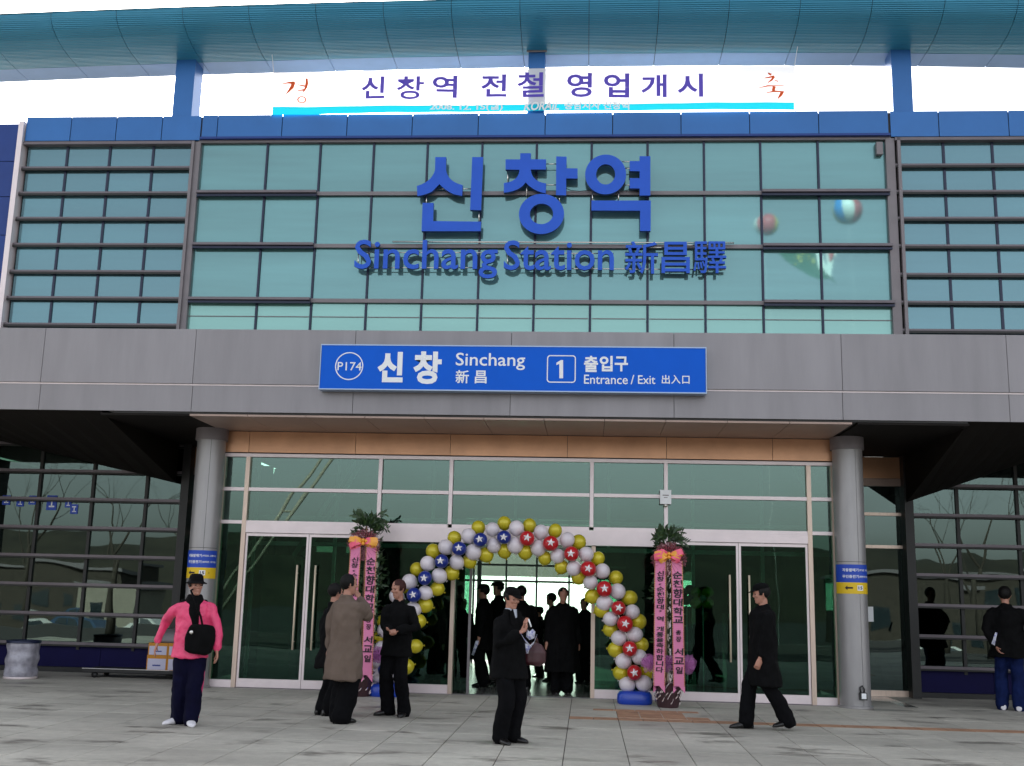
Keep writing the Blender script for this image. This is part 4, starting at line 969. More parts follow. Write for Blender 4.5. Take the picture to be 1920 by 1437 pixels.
        bowm.add(vs, [(2*k, 2*k+1, 2*k+3, 2*k+2) for k in range(8)])
    for i, (dx, dz) in enumerate(((-.05, .01), (0, -.02), (.05, .02), (.0, .03))):
        bowm.cur = 0; bowm.ball((X+dx, Y-.25, cz2+dz), .03, 8, 6)
    part('bow', bowm, ['bow_orange', 'bow_pink'], W_, 60)
    # violet tulle low down
    vt = MB()
    for cx_ in (-.27, .29, .0):
        for layer in range(5):
            c0 = Vector((X+cx_, Y-.02+layer*.02, .62+rnd.uniform(-.03, .05))); n = 12; vs = [c0+Vector((0, -.05, 0))]
            for i in range(n): t = 2*math.pi*i/n; r = rnd.uniform(.07, .15); vs.append(c0+Vector((r*math.cos(t), rnd.uniform(-.05, .05), r*.95*math.sin(t))))
            vt.add(vs, [(0, i+1, (i+1) % n+1) for i in range(n)])
    part('violet_tulle', vt, 'tulle_violet', W_)
    # two long ribbons with lettering
    def ribbon(x0t, x0b, w, rows, ry):
        r_ = MB(); n = 26; za, zb = z_(toppy)-.02, z_(basepy-42)
        def P(u, t):    # u -1..1 across, t 0 top..1 bottom
            z = za+(zb-za)*t; return (X+x0t+(x0b-x0t)*t+u*w/2, ry-.015*math.sin(math.pi*t)+.008*math.sin(t*19+x0t*9)-.01*(1-u*u), z)
        vs = []
        for i in range(n+1):
            for u in (-1, -.84, 0, .84, 1): vs.append(P(u, i/n))
        for i in range(n):
            for k in range(4):
                r_.cur = 1 if k in (0, 3) else 0; q = i*5+k
                r_.v = r_.v or list(map(tuple, vs)); r_.f.append((q, q+1, q+6, q+5)); r_.mi.append(r_.cur)
        # swallow tail
        bl_, bc, br_ = P(-1, 1.055), P(0, .995), P(1, 1.055); o_ = len(r_.v); e0 = n*5
        r_.v += [bl_, br_]; r_.f += [(e0, e0+2, o_), (e0+2, e0+4, o_+1)]; r_.mi += [0, 0]; r_.cur = 0
        rr_ = part('ribbon', r_, ['ribbon_pink', 'ribbon_edge'], W_, 60)
        tr = MB()
        for i in range(0, 70):
            for u in (-.92, .92): p = P(u, i/70+.004); p2 = P(u, i/70+.010); tr.add([(p[0]-.006, p[1]-.003, p[2]), (p[0]+.006, p[1]-.003, p[2]), (p2[0]+.006, p2[1]-.003, p2[2]), (p2[0]-.006, p2[1]-.003, p2[2])], [(0, 1, 2, 3)])
        t_ = link('ribbon_trim', tr.mesh('ribbon_trim', 'ribbon_gold'), rr_); t_['kind'] = 'stuff'
        for s_, t0, t1, ww in rows:
            if not s_: continue
            p0, p1 = P(0, t1), P(0, t0); v, f2 = fit_text(s_, p0[0]-ww*w/2, p0[0]+ww*w/2, p0[2], p1[2], 0, .028, shear=.08)
            v = [(q[0]+(p1[0]-p0[0])*((q[2]-p0[2])/(p1[2]-p0[2])), P(0, 1-(q[2]-zb)/(za-zb))[1]-.006, q[2]) for q in v]
            letters('letter', (v, f2), 'black_print', rr_, False)
    # right ribbon text and spacing as on the photographed one
    R1 = [('순', .085, .145, .8), ('천', .155, .215, .8), ('향', .225, .30, .8), ('대', .305, .365, .8), ('학', .375, .435, .8), ('교', .445, .50, .85), ('총', .555, .595, .45), ('장', .605, .65, .45), ('서', .70, .755, .75), ('교', .77, .825, .85), ('일', .845, .90, .6)]
    R0 = [('신', .085, .125, .62), ('창', .13, .17, .62), ('(', .185, .20, .3), ('순', .21, .25, .62), ('천', .255, .30, .62), ('향', .305, .35, .62), ('대', .355, .395, .62), (')', .40, .415, .3), ('역', .45, .49, .62), ('개', .53, .57, .62), ('통', .575, .615, .62), ('을', .62, .655, .62), ('축', .66, .70, .62), ('하', .705, .75, .62), ('합', .755, .80, .62), ('니', .805, .845, .62), ('다', .85, .895, .62)]
    ribbon(-.125, -.145, .172, R0, Y-.19); ribbon(.120, .145, .172, R1, Y-.19)
    return W_
wreath(1253, 1327, 1050, 'congratulation wreath with pink ribbons right of the balloon arch', 5)
wreath(673, 1306, 1024, 'congratulation wreath behind the man in the taupe coat', 9)
# ------------------------------------------------------------------ people
M['skin'] = mat('skin', (.42, .20, .14), .55, var=.12, vscale=12); M['skin'].node_tree.nodes['Principled BSDF'].inputs['Subsurface Weight'].default_value = .08
M['hair'] = mat('hair_black', (.005, .004, .004), .6, spec=.2, var=.3, vscale=40, stretch=(3, 3, .5)); M['hair_brown'] = mat('hair_brown', (.045, .014, .012), .6, spec=.2, var=.3, vscale=40)
M['black_wool'] = mat('black_wool', (.0035, .0035, .004), .9, var=.3, vscale=9, bump=.4, bscale=120, spec=.12); M['black_trouser'] = mat('black_trouser', (.003, .003, .004), .9, var=.2, vscale=6, spec=.12)
M['taupe_wool'] = mat('taupe_wool', (.155, .115, .092), .92, var=.10, vscale=5, bump=.5, bscale=160, spec=.2)
M['pink_nylon'] = mat('pink_nylon', (.78, .055, .17), .42, var=.10, vscale=7, bump=.9, bscale=16, spec=.5)
M['navy'] = mat('navy_trouser', (.003, .003, .018), .85, spec=.12, var=.2, vscale=6); M['denim'] = mat('denim', (.004, .011, .06), .85, spec=.15, var=.25, vscale=8)
M['shoe_black'] = mat('shoe_black', (.008, .007, .007), .28); M['shoe_white'] = mat('shoe_white', (.72, .70, .74), .5, var=.06)
M['pink_trim'] = mat('pink_trim', (.60, .03, .16), .6); M['eye'] = mat('eye', (.01, .008, .008), .2); M['shirt'] = mat('shirt', (.45, .48, .55), .7)
V = Vector
def fuse(mb, voxel, mats, name, smooth=6, fold=0.0, seed=0.0, factor=.6, fs=(6, 6, 2.2)):
    me = mb.mesh('tmp', 'skin', fix=True); o = bpy.data.objects.new('tmp', me); C.objects.link(o)
    r = o.modifiers.new('r', 'REMESH'); r.mode = 'VOXEL'; r.voxel_size = voxel; r.use_smooth_shade = True
    s = o.modifiers.new('s', 'SMOOTH'); s.iterations = smooth; s.factor = factor
    bpy.context.view_layer.update(); out = bpy.data.meshes.new_from_object(o.evaluated_get(_dg())); out.name = name
    bpy.data.objects.remove(o); bpy.data.meshes.remove(me)
    out.materials.clear()
    for m in mats: out.materials.append(M[m])
    if fold:
        nr = [v.normal.copy() for v in out.vertices]
        for v, n in zip(out.vertices, nr):
            c = v.co; d = noise.noise(V((c.x*fs[0]+seed, c.y*fs[1]+seed*2, c.z*fs[2]))) + .5*noise.noise(V((c.x*fs[0]*2.6+seed, c.y*fs[1]*2.6, c.z*fs[2]*3+seed)))
            v.co = c + n*d*fold
    out.polygons.foreach_set('material_index', [0]*len(out.polygons)); out.polygons.foreach_set('use_smooth', [True]*len(out.polygons))
    return out
def limb(mb, pts, rs, n=14, flat=1.0):
    """rounded tapered limb through the points"""
    pts = [V(p) for p in pts]; P, R = [], []
    d0 = (pts[1]-pts[0]).normalized(); d1 = (pts[-1]-pts[-2]).normalized()
    P.append(pts[0]-d0*rs[0]*.75); R.append(rs[0]*.5); P += pts; R += list(rs); P.append(pts[-1]+d1*rs[-1]*.75); R.append(rs[-1]*.5)
    mb.tube(P, R, n)
def ik(a, t, l1, l2, pole):
    a, t = V(a), V(t); d = t-a; L = min(d.length, (l1+l2)*.995); u = d.normalized(); t = a+u*L
    x = (l1*l1-l2*l2+L*L)/(2*L); h = math.sqrt(max(l1*l1-x*x, 0)); p = V(pole); p = (p-u*p.dot(u)).normalized()
    return a+u*x+p*h, t
def hand(mb, wrist, direc, palm_n, s, side, curl=.5):
    """palm and five fingers; direc from the wrist, palm_n the way the palm looks, side +1 thumb towards direc x palm_n"""
    d = V(direc).normalized(); n = V(palm_n); n = (n-d*n.dot(d)).normalized(); a = d.cross(n).normalized()*side; w = V(wrist)
    mb.loft([(w, a*.026*s, n*.020*s), (w+d*.035*s, a*.037*s, n*.016*s), (w+d*.085*s, a*.040*s, n*.014*s), (w+d*.098*s, a*.034*s, n*.010*s)], 14)
    for i, (o, L) in enumerate(((.030, .068), (.010, .076), (-.011, .070), (-.031, .055))):
        b = w+d*.085*s+a*o*s; c1 = curl*(.5+.12*i); d1 = (d*math.cos(c1)+n*math.sin(c1)); c2 = c1+curl*1.1; d2 = (d*math.cos(c2)+n*math.sin(c2)); c3 = c2+curl*.8; d3 = (d*math.cos(c3)+n*math.sin(c3))
        p1 = b+d1*L*.5*s; p2 = p1+d2*L*.32*s; p3 = p2+d3*L*.22*s
        limb(mb, [b-d*.01*s, p1, p2, p3], [.0095*s, .0088*s, .008*s, .007*s], 8)
    t0 = w+d*.028*s+a*.028*s; td = (d*.72+a*.62+n*.35).normalized(); t1 = t0+td*.042*s; t2 = t1+(td*.8+d*.3+n*.3).normalized()*.032*s
    limb(mb, [t0-td*.012*s, t1, t2], [.013*s, .0105*s, .0085*s], 8)
def build_person(name, pos, H, heading, label, group=None, hands=((-.27, -.02, .80), (.27, -.02, .80)), feet=((-.10, 0, 0), (.10, 0, 0)), foot_dir=(0, 0), lift=(0, 0),
                 lean=(0, 0), head_turn=0, head_tilt=0, coat='black_wool', hem=.55, trouser='black_trouser', shoe='shoe_black', hat=None, hair='hair', fine=True, elbow=None, palm=None, curl=(.5, .5), bulk=1.0, tw=1.0, collar=True, flare=1.0, seed=1.0):
    s = H/1.75; q = lambda x, y, z: V((x*s, y*s, z*s))
    ln = V((lean[0]*s, lean[1]*s, 0))
    pel = q(0, 0, .93); chest = q(0, 0, 1.27)+ln*.7; neck = q(0, .01, 1.47)+ln; hc = q(0, -.012, 1.625)+ln*1.12
    sh = [q(-.185, .01, 1.40)+ln*.9, q(.185, .01, 1.40)+ln*.9]; hip = [q(-.09, 0, .92), q(.09, 0, .92)]
    el, wr, kn, an = [], [], [], []
    for i in (0, 1):
        po = (elbow[i] if elbow else ((-.5 if i == 0 else .5), .9, -.1)); e, w = ik(sh[i], q(*hands[i]), .30*s, .26*s, po); el.append(e); wr.append(w)
        a = q(*feet[i])+V((0, .05*s, (.085+lift[i])*s)); k, a = ik(hip[i], a, .43*s, .425*s, (feet[i][0]*.6, -1, 0)); kn.append(k); an.append(a)
    # body: one continuous surface
    mb = MB()
    R = Matrix.Rotation(math.radians(head_turn), 3, 'Z') @ Matrix.Rotation(math.radians(head_tilt), 3, 'X')
    hx, hy, hz = R @ V((1, 0, 0)), R @ V((0, 1, 0)), R @ V((0, 0, 1)); hp = lambda x, y, z: hc + (hx*x+hy*y+hz*z)*s
    rings = [(-.118, .018, .016, -.055), (-.108, .038, .036, -.045), (-.085, .053, .058, -.026), (-.05, .064, .075, -.010), (-.01, .071, .088, 0), (.035, .075, .096, .004), (.075, .069, .089, .006), (.105, .050, .066, .008), (.122, .022, .03, .008)]
    mb.loft([(hp(0, cy, z), hx*a*s, hy*b*s) for z, a, b, cy in rings], 20)
    if fine:
        limb(mb, [hp(0, -.086, .022), hp(0, -.103, -.02)], [.008*s, .0125*s], 8); mb.ball(hp(-.012, -.094, -.028), .009*s, 8, 6); mb.ball(hp(.012, -.094, -.028), .009*s, 8, 6)
        limb(mb, [hp(-.035, -.084, .030), hp(0, -.090, .026), hp(.035, -.084, .030)], [.009*s]*3, 8)
        limb(mb, [hp(-.022, -.083, -.060), hp(0, -.089, -.058), hp(.022, -.083, -.060)], [.007*s]*3, 8); mb.ball(hp(0, -.075, -.092), .018*s, 8, 6)
        for x in (-1, 1): limb(mb, [hp(x*.073, .004, .022), hp(x*.083, .012, .008), hp(x*.074, .004, -.028)], [.013*s, .011*s, .009*s], 8)
        for x in (-1, 1): mb.ball(hp(x*.038, -.070, -.018), .022*s, 8, 6)
    limb(mb, [neck-V((0, 0, .04*s)), hc-hz*.075*s+hy*.012*s], [.058*s, .052*s], 14)
    mb.loft([(pel-V((0, 0, .12*s)), V((.10*s, 0, 0)), V((0, .08*s, 0))), (pel, V((.15*s, 0, 0)), V((0, .10*s, 0))), (pel.lerp(chest, .5), V((.13*s, 0, 0)), V((0, .09*s, 0))), (chest, V((.155*s, 0, 0)), V((0, .10*s, 0))), (sh[0].lerp(sh[1], .5)+V((0, 0, -.02*s)), V((.12*s, 0, 0)), V((0, .06*s, 0))), (neck, V((.06*s, 0, 0)), V((0, .055*s, 0)))], 18)
    for i in (0, 1):
        limb(mb, [sh[i]+V((-sh[i].x*.12, 0, -.05*s)), el[i], wr[i]], [.042*s, .036*s, .025*s], 10); limb(mb, [hip[i], kn[i], an[i]], [.075*s, .052*s, .036*s], 12)
        fd = math.radians(foot_dir[i]); dv = V((math.sin(fd), -math.cos(fd), 0)); limb(mb, [an[i]-V((0, 0, .045*s)), an[i]-V((0, 0, .062*s))+dv*.12*s], [.024*s, .016*s], 8)
        if fine: hand(mb, wr[i]+(wr[i]-el[i]).normalized()*.01, (wr[i]-el[i]), (palm[i] if palm else ((1, 0, 0) if i == 0 else (-1, 0, 0))), s*1.02, -1 if i == 0 else 1, curl[i])
        else: limb(mb, [wr[i], wr[i]+(wr[i]-el[i]).normalized()*.12*s], [.035*s, .028*s], 8)
    body = link(name, fuse(mb, (.0078 if fine else .013)*s, ['skin'], name, 4 if fine else 3, factor=.45)); body.location = pos; body.rotation_euler = (0, 0, math.radians(heading))
    tag(body, label, 'person', group)
    def child(nm, me, par=body): o = bpy.data.objects.new(nm, me); C.objects.link(o); o.parent = par; return o
    # trousers
    mb = MB(); mb.loft([(pel+V((0, 0, .12*s)), V((.145*s, 0, 0)), V((0, .105*s, 0))), (pel, V((.168*s, 0, 0)), V((0, .125*s, 0))), (pel-V((0, 0, .10*s)), V((.165*s, 0, 0)), V((0, .115*s, 0)))], 18)
    for i in (0, 1): limb(mb, [hip[i], hip[i].lerp(kn[i], .5), kn[i], kn[i].lerp(an[i], .5), an[i]+V((0, 0, -.03*s))], [.102*s, .100*s*tw, .092*s*tw, .092*s*tw, .096*s*tw], 14)
    child('trousers', fuse(mb, .014*s, [trouser], 'trousers', 5, .022*s, seed, fs=(7, 7, 4)))
    # shoes
    for i in (0, 1):
        fd = math.radians(foot_dir[i]); dv = V((math.sin(fd), -math.cos(fd), 0)); rv = V((math.cos(fd), math.sin(fd), 0)); b = an[i]-V((0, 0, .085*s)); pit = lift[i]*1.6
        mb = MB(); rr = []
        for t, w, h in ((-.095, .026, .05), (-.085, .040, .085), (-.02, .045, .115), (.04, .048, .095), (.10, .055, .070), (.15, .052, .056), (.19, .036, .042), (.208, .014, .022)):
            c = b+dv*t*s+V((0, 0, h*.5*s + max(0, -t*pit)*.0 - max(0, (t))*pit*s)); rr.append((c, rv*w*s, V((0, 0, h*.5*s))))
        mb.loft(rr, 16); mb.tube([b+V((0, 0, .05*s)), b+V((0, 0, .125*s))+dv*-.01], [.052*s, .054*s], 12)
        me = fuse(mb, .008*s, [shoe], 'shoe', 2); zmin = min(v.co.z for v in me.vertices)
        if not lift[i]:
            for v in me.vertices: v.co.z -= zmin
        child('shoe', me)
    # coat or jacket
    k = bulk; mb = MB(); hz_ = hem*s; cm = q(0, 0, 1.0)
    t_ = [(neck+V((0, .005, .01*s)), .075, .070), (neck-V((0, 0, .035*s)), .115, .085), (sh[0].lerp(sh[1], .5)+V((0, 0, .0)), .185, .118), (chest, .205, .145), (pel.lerp(chest, .45), .198, .145), (pel, .205, .150)]
    rings = [(c, V((a*s*k, 0, 0)), V((0, b*s*k, 0))) for c, a, b in t_]
    mid = (V((an[0].x+an[1].x, an[0].y+an[1].y, 0))*.5)
    if hem < .86:
        f = (.93-hem); rings += [(V((mid.x*.3, mid.y*.3, .75*s)) if hem < .7 else V((0, 0, (hem+.02)*s)), V(((.215+.02*flare)*s*k, 0, 0)), V((0, (.158+.02*flare)*s*k, 0)))]
        if hem < .7: rings += [(V((mid.x*.5, mid.y*.5, hz_)), V(((.215+.07*f*flare)*s*k, 0, 0)), V((0, (.16+.09*f*flare)*s*k, 0)))]
    mb.loft(rings, 26)
    for i in (0, 1):
        e1 = el[i]+(wr[i]-el[i])*.93; limb(mb, [sh[i]+V((-sh[i].x*.06, 0, -.035*s)), sh[i].lerp(el[i], .5), el[i], el[i].lerp(e1, .5), e1], [.070*s*k, .070*s*k, .064*s*k, .058*s*k, .051*s*k], 14)
    if collar: mb.loft([(neck-V((0, 0, .03*s)), V((.095*s, 0, 0)), V((0, .088*s, 0))), (neck+V((0, .012*s, .035*s)), V((.078*s, 0, 0)), V((0, .075*s, 0)))], 18)
    child('coat', fuse(mb, .013*s, [coat], 'coat', 5, .030*s, seed*3.1, fs=(5.5, 5.5, 3.2)))
    # hair
    mb = MB(); mb.ball(hp(0, .016, .032), .106*s, 20, 14, (.87, 1.0, .95))
    hm = fuse(mb, .010*s, [hair], 'hair', 1, .004*s, seed, fs=(30, 30, 20)); bm = bmesh.new(); bm.from_mesh(hm)
    kill = [v for v in bm.verts if ((v.co-hc).dot(hy) < (-.045*s) and (v.co-hc).dot(hz) < .052*s) or ((v.co-hc).dot(hz) < -.02*s and (v.co-hc).dot(hy) < .02*s) or (v.co-hc).dot(hz) < -.065*s]
    bmesh.ops.delete(bm, geom=kill, context='VERTS'); bm.to_mesh(hm); bm.free(); child('hair', hm)
    if fine:
        for x in (-1, 1):
            e = MB().ball(hp(x*.033, -.0815, .002), .0095*s, 10, 8, (1.25, .8, .62)).mesh('eye', 'eye', True); child('eye', e)
    if hat:
        kind, hm_ = hat; mb = MB()
        if kind == 'cap':
            mb.loft([(hp(0, .006, z), hx*a*s, hy*b*s) for z, a, b in ((.045, .086, .108), (.075, .088, .108), (.105, .078, .094), (.128, .052, .064), (.136, .015, .02))], 22)
            mb.loft([(hp(0, -.085, .050), hx*.066*s, hz*.012*s), (hp(0, -.13, .040), hx*.058*s, hz*.008*s), (hp(0, -.155, .032), hx*.034*s, hz*.006*s)], 14)
        elif kind == 'flat':
            mb.loft([(hp(0, .0, z), hx*a*s, hy*b*s) for z, a, b in ((.045, .084, .108), (.07, .098, .126), (.10, .096, .122), (.122, .06, .08))], 22)
            mb.loft([(hp(0, -.095, .058), hx*.062*s, hz*.014*s), (hp(0, -.14, .046), hx*.05*s, hz*.008*s)], 14)
        else:
            mb.loft([(hp(0, .004, z), hx*a*s, hy*b*s) for z, a, b in ((.035, .088, .110), (.07, .086, .106), (.115, .078, .095), (.138, .058, .072), (.142, .02, .02))], 22)
            mb.loft([(hp(0, -.005, z), hx*a*s, hy*b*s) for z, a, b in ((.020, .128, .155), (.034, .120, .146), (.048, .085, .105))], 24)
        child('cap' if kind != 'bucket' else 'hat', fuse(mb, .008*s, [hm_], 'cap', 2))
    body['s'] = s
    del body['s']
    return body, dict(s=s, el=el, wr=wr, hc=hc, neck=neck, chest=chest, pel=pel, kn=kn, an=an, child=child, hp=hp)
def P(px, feet, top, **k):
    b = atz(px, feet); H = at(px, top, b.y).z
    return b, H
def world_of(body, p): return body.matrix_basis @ V(p)
def local(body_pos, heading, p): return Matrix.Rotation(-math.radians(heading), 3, 'Z') @ (V(p)-V(body_pos))
def person_px(px, fpy, top, heading, label, hand_px=None, **k):
    """hand_px: photo positions of both hands with the depth offset from the feet"""
    b = atz(px, fpy); H = at(px, top, b.y).z; s = H/1.75
    if hand_px:
        hs_ = []
        for h in hand_px:
            w = at(h[0], h[1], b.y+h[2]); l = local(b, heading, w)/s; hs_.append((l.x, l.y, l.z))
        k['hands'] = hs_
    return build_person('person', V((b.x, b.y, 0)), H, heading, label, **k) + (b, H)
# woman in pink
w, J, b, H = person_px(347, 1360, 1078, 22, 'person in bright pink jacket, black bucket hat and white shoes walking at the left', hand_px=((296, 1205, .0), (407, 1222, -.05)),
    feet=((-.075, .07, 0), (.055, -.10, 0)), foot_dir=(-62, 4), coat='pink_nylon', hem=.76, trouser='navy', shoe='shoe_white', hat=('bucket', 'black_wool'), head_turn=18, elbow=((-.3, .9, .1), (.8, .4, 0)), curl=(.35, .5), bulk=.97, collar=False, seed=2.3, lean=(0, -.02))
s = J['s']; ch = J['child']
mb = MB(); mb.loft([(J['neck']+V((0, .0, .05*s)), V((.085*s, 0, 0)), V((0, .080*s, 0))), (J['neck']+V((0, -.01*s, -.02*s)), V((.115*s, 0, 0)), V((0, .095*s, 0))), (J['neck']+V((0, -.05*s, -.10*s)), V((.085*s, 0, 0)), V((0, .075*s, 0)))], 18)
mb.loft([(J['neck']+V((-.005*s, -.075*s, -.05*s)), V((.080*s, 0, 0)), V((0, .045*s, 0))), (J['chest']+V((0, -.125*s, .02*s)), V((.060*s, 0, 0)), V((0, .045*s, 0))), (J['chest']+V((.03*s, -.13*s, -.14*s)), V((.028*s, 0, 0)), V((0, .035*s, 0))), (J['pel']+V((.05*s, -.135*s, .02*s)), V((.035*s, 0, 0)), V((0, .03*s, 0)))], 14)
ch('scarf', fuse(mb, .011*s, ['black_wool'], 'scarf', 3, .012*s, 3.0))
mb = MB(); mb.loft([(J['neck']+V((0, .05*s, -.01*s)), V((.15*s, 0, 0)), V((0, .07*s, 0))), (J['neck']+V((0, .05*s, -.09*s)), V((.20*s, 0, 0)), V((0, .085*s, 0)))], 18)
ch('yoke', fuse(mb, .012*s, ['black_wool'], 'yoke', 3))
for i in (1,):
    k_, a_ = J['kn'][i], J['an'][i]
    mb = MB(); 
    st = [J['pel']+V((.175*s, -.0, -.1*s)), k_+V((.088*s, -.0, .1*s)), k_+V((.086*s, 0, -.02*s)), a_+V((.080*s, 0, .12*s)), a_+V((.082*s, 0, .0))]
    mb.tube(st, .014*s, 8); ch('trouser_stripe', fuse(mb, .007, ['pink_trim'], 'trouser_stripe', 2))
bagp = world_of(w, J['pel']+V((.09*s, -.20*s, .09*s))); 
mb = MB(); mb.loft([(V((0, 0, z)), V((a, 0, 0)), V((0, c, 0))) for z, a, c in ((-.19, .10, .04), (-.16, .16, .065), (-.02, .175, .075), (.11, .15, .06), (.15, .12, .04))], 22)
bag = link('shoulder_bag', fuse(mb, .011, ['black_wool'], 'shoulder_bag', 3, .012, 4)); bag.location = bagp; bag.rotation_euler = (.05, .1, math.radians(22)); tag(bag, 'black shoulder bag hanging at the front of the pink jacket', 'bag')
o = link('clasp', MB().tube([(-.115, -.085, .055), (-.115, -.062, .055)], .022, 12).mesh('clasp', 'chrome', True)); o.parent = bag
Ri = w.matrix_basis.to_3x3()
stp = [V((.0, .0, .14)), V((-.04, -.02, .24)), V((-.13, -.01, .40)), V((-.20, .06, .52)), V((-.16, .20, .54))]
o = link('strap', MB().tube(stp, .012, 8).mesh('strap', 'black_wool', True)); o.parent = bag
# man in taupe coat seen from behind
t, J, b, H = person_px(640, 1355, 1077, 140, 'person in long taupe wool coat with black hair, back turned, at the left door', hand_px=((674, 1122, .20), (618, 1215, .25)),
    feet=((-.08, .02, 0), (.09, -.06, 0)), foot_dir=(-8, 18), coat='taupe_wool', hem=.50, bulk=1.12, flare=.8, head_turn=-22, elbow=((-.9, .5, -.6), (.5, .6, -.5)), curl=(.6, .9), seed=5.1, tw=1.3)
# the one beyond him
t2, J, b, H = person_px(616, 1341, 1094, 130, 'person all in black almost hidden behind the taupe coat', feet=((-.08, 0, 0), (.08, .02, 0)), hem=.62, seed=6.2, fine=True)
# man in black with brown hair, facing left
d, J, b, H = person_px(738, 1343, 1087, -22, 'person in black with reddish brown hair beside the left leg of the arch', hand_px=((733, 1186, -.28), (745, 1182, -.26)),
    feet=((-.10, -.02, 0), (.13, 0, 0)), foot_dir=(-38, 12), coat='black_wool', hem=.74, hair='hair_brown', head_turn=-18, head_tilt=8, elbow=((-.8, .5, -.4), (.8, .5, -.4)), palm=((.2, -.4, .9), (-.2, -.4, .9)), curl=(.7, .7), seed=7.7)
# man in the middle, reading
m_, J, b, H = person_px(952, 1394, 1102, 42, 'person in black coat and cap standing foremost in the middle with a newspaper', hand_px=((972, 1188, -.22), (985, 1178, -.05)),
    feet=((-.10, -.03, 0), (.10, .0, 0)), foot_dir=(-6, 26), coat='black_wool', hem=.70, hat=('cap', 'black_wool'), head_turn=0, head_tilt=12, elbow=((-.5, .5, -.7), (.6, .6, -.6)), palm=((.3, -.6, .6), (-.3, -.6, .6)), curl=(.8, .8), bulk=1.05, seed=8.8)
mid_b = b
def collar_bits(J, col, hd=0):
    s = J['s']; n_ = J['neck']; mb = MB(); mb.add([n_+V((-.035*s, -.078*s, .035*s)), n_+V((.035*s, -.078*s, .035*s)), n_+V((.012*s, -.125*s, -.11*s)), n_+V((-.012*s, -.125*s, -.11*s))], [(0, 1, 2, 3)])
    mb.loft([(n_+V((0, .0, .01*s)), V((.068*s, 0, 0)), V((0, .064*s, 0))), (n_+V((0, .0, .045*s)), V((.062*s, 0, 0)), V((0, .060*s, 0)))], 18); J['child']('shirt', mb.mesh('shirt', col, 50))
    for x in (-1, 1):
        lp = MB().add([n_+V((x*.03*s, -.088*s, .04*s)), n_+V((x*.085*s, -.098*s, .0)), n_+V((x*.095*s, -.135*s, -.12*s)), n_+V((x*.02*s, -.150*s, -.20*s)), n_+V((x*.012*s, -.135*s, -.10*s))], [(0, 1, 2, 3, 4)]); J['child']('lapel', lp.mesh('lapel', 'black_wool'))
collar_bits(J, 'shirt')
# walker on the right
r_, J, b, H = person_px(1434, 1368, 1095, -82, 'person in long black coat and black cap walking left past the right glass doors', hand_px=((1440, 1225, .1), (1424, 1240, -.20)),
    feet=((-.06, -.27, 0), (.08, .22, 0)), foot_dir=(0, 8), lift=(0, .05), coat='black_wool', hem=.52, hat=('cap', 'black_wool'), head_turn=-6, head_tilt=8, elbow=((-.3, .9, -.3), (.3, 1, -.2)), curl=(.5, .75), bulk=1.1, flare=.6, seed=9.1)
# jeans at the right edge
j_, J, b, H = person_px(1897, 1332, 1100, 160, 'person in black jacket and blue jeans at the right edge of the picture', hand_px=((1915, 1200, -.05), (1866, 1210, -.1)),
    feet=((-.11, .03, 0), (.12, -.03, 0)), foot_dir=(-10, 12), coat='black_wool', hem=.72, trouser='denim', shoe='shoe_white', bulk=1.12, elbow=((-.8, .2, -.3), (.8, .2, -.3)), seed=3.4)
# people in the hall, dark against the light
GH = 'people standing in the hall against the daylight'
def inside(px, Y, top, heading, label, **k):
    x = at(px, top, Y).x; H = at(px, top, Y).z
    return build_person('person', V((x, Y, 0)), H, heading, label, fine=False, group=GH, **k)
inside(908, 1.6, 1096, -95, 'dark figure in a cap in profile facing left, first inside the doorway', hat=('cap', 'black_wool'), hem=.62, seed=1.1, bulk=1.05)
inside(935, 2.6, 1091, -60, 'dark figure in a flat cap just behind the foremost person', hat=('flat', 'black_wool'), hem=.55, seed=1.2)
inside(978, 1.0, 1098, 200, 'dark figure with bushy hair inside the doorway right of the foremost person', hem=.5, bulk=1.12, seed=1.3, hands=((-.30, -.1, .85), (.34, -.25, 1.0)))
inside(1034, 3.2, 1112, -90, 'dark figure facing left behind the broad one in the doorway', hair='hair', hem=.5, seed=1.4, hands=((-.2, -.35, 1.1), (.2, -.3, 1.05)))
inside(1056, .55, 1102, 10, 'broad dark bare-headed figure in the middle of the doorway', hem=.36, bulk=1.2, seed=1.5)
inside(1096, 2.9, 1122, -30, 'dark figure at the right post of the doorway', hem=.5, bulk=1.15, seed=1.6)
inside(1012, 4.2, 1138, -95, 'short dark figure in a peaked cap seen between the others', hat=('cap', 'black_wool'), hem=.5, seed=1.7)
inside(868, 2.2, 1122, 30, 'dark figure at the left post of the doorway', hem=.5, bulk=1.15, seed=1.8)
inside(815, 2.0, 1130, -20, 'dark figure behind the fixed glass left of the doorway', hem=.5, bulk=1.1, seed=1.9)
inside(1322, 1.6, 1142, 0, 'dark figure behind the right glass door below the gold balloon flower', hem=.45, bulk=1.15, seed=2.1)
inside(1668, 3.2, 1120, -20, 'dark figure in the wing just right of the right column', hem=.5, bulk=1.1, seed=2.2)
inside(400, 4.0, 1126, 10, 'dark figure behind the narrow glass by the left column', hem=.6, seed=2.3)
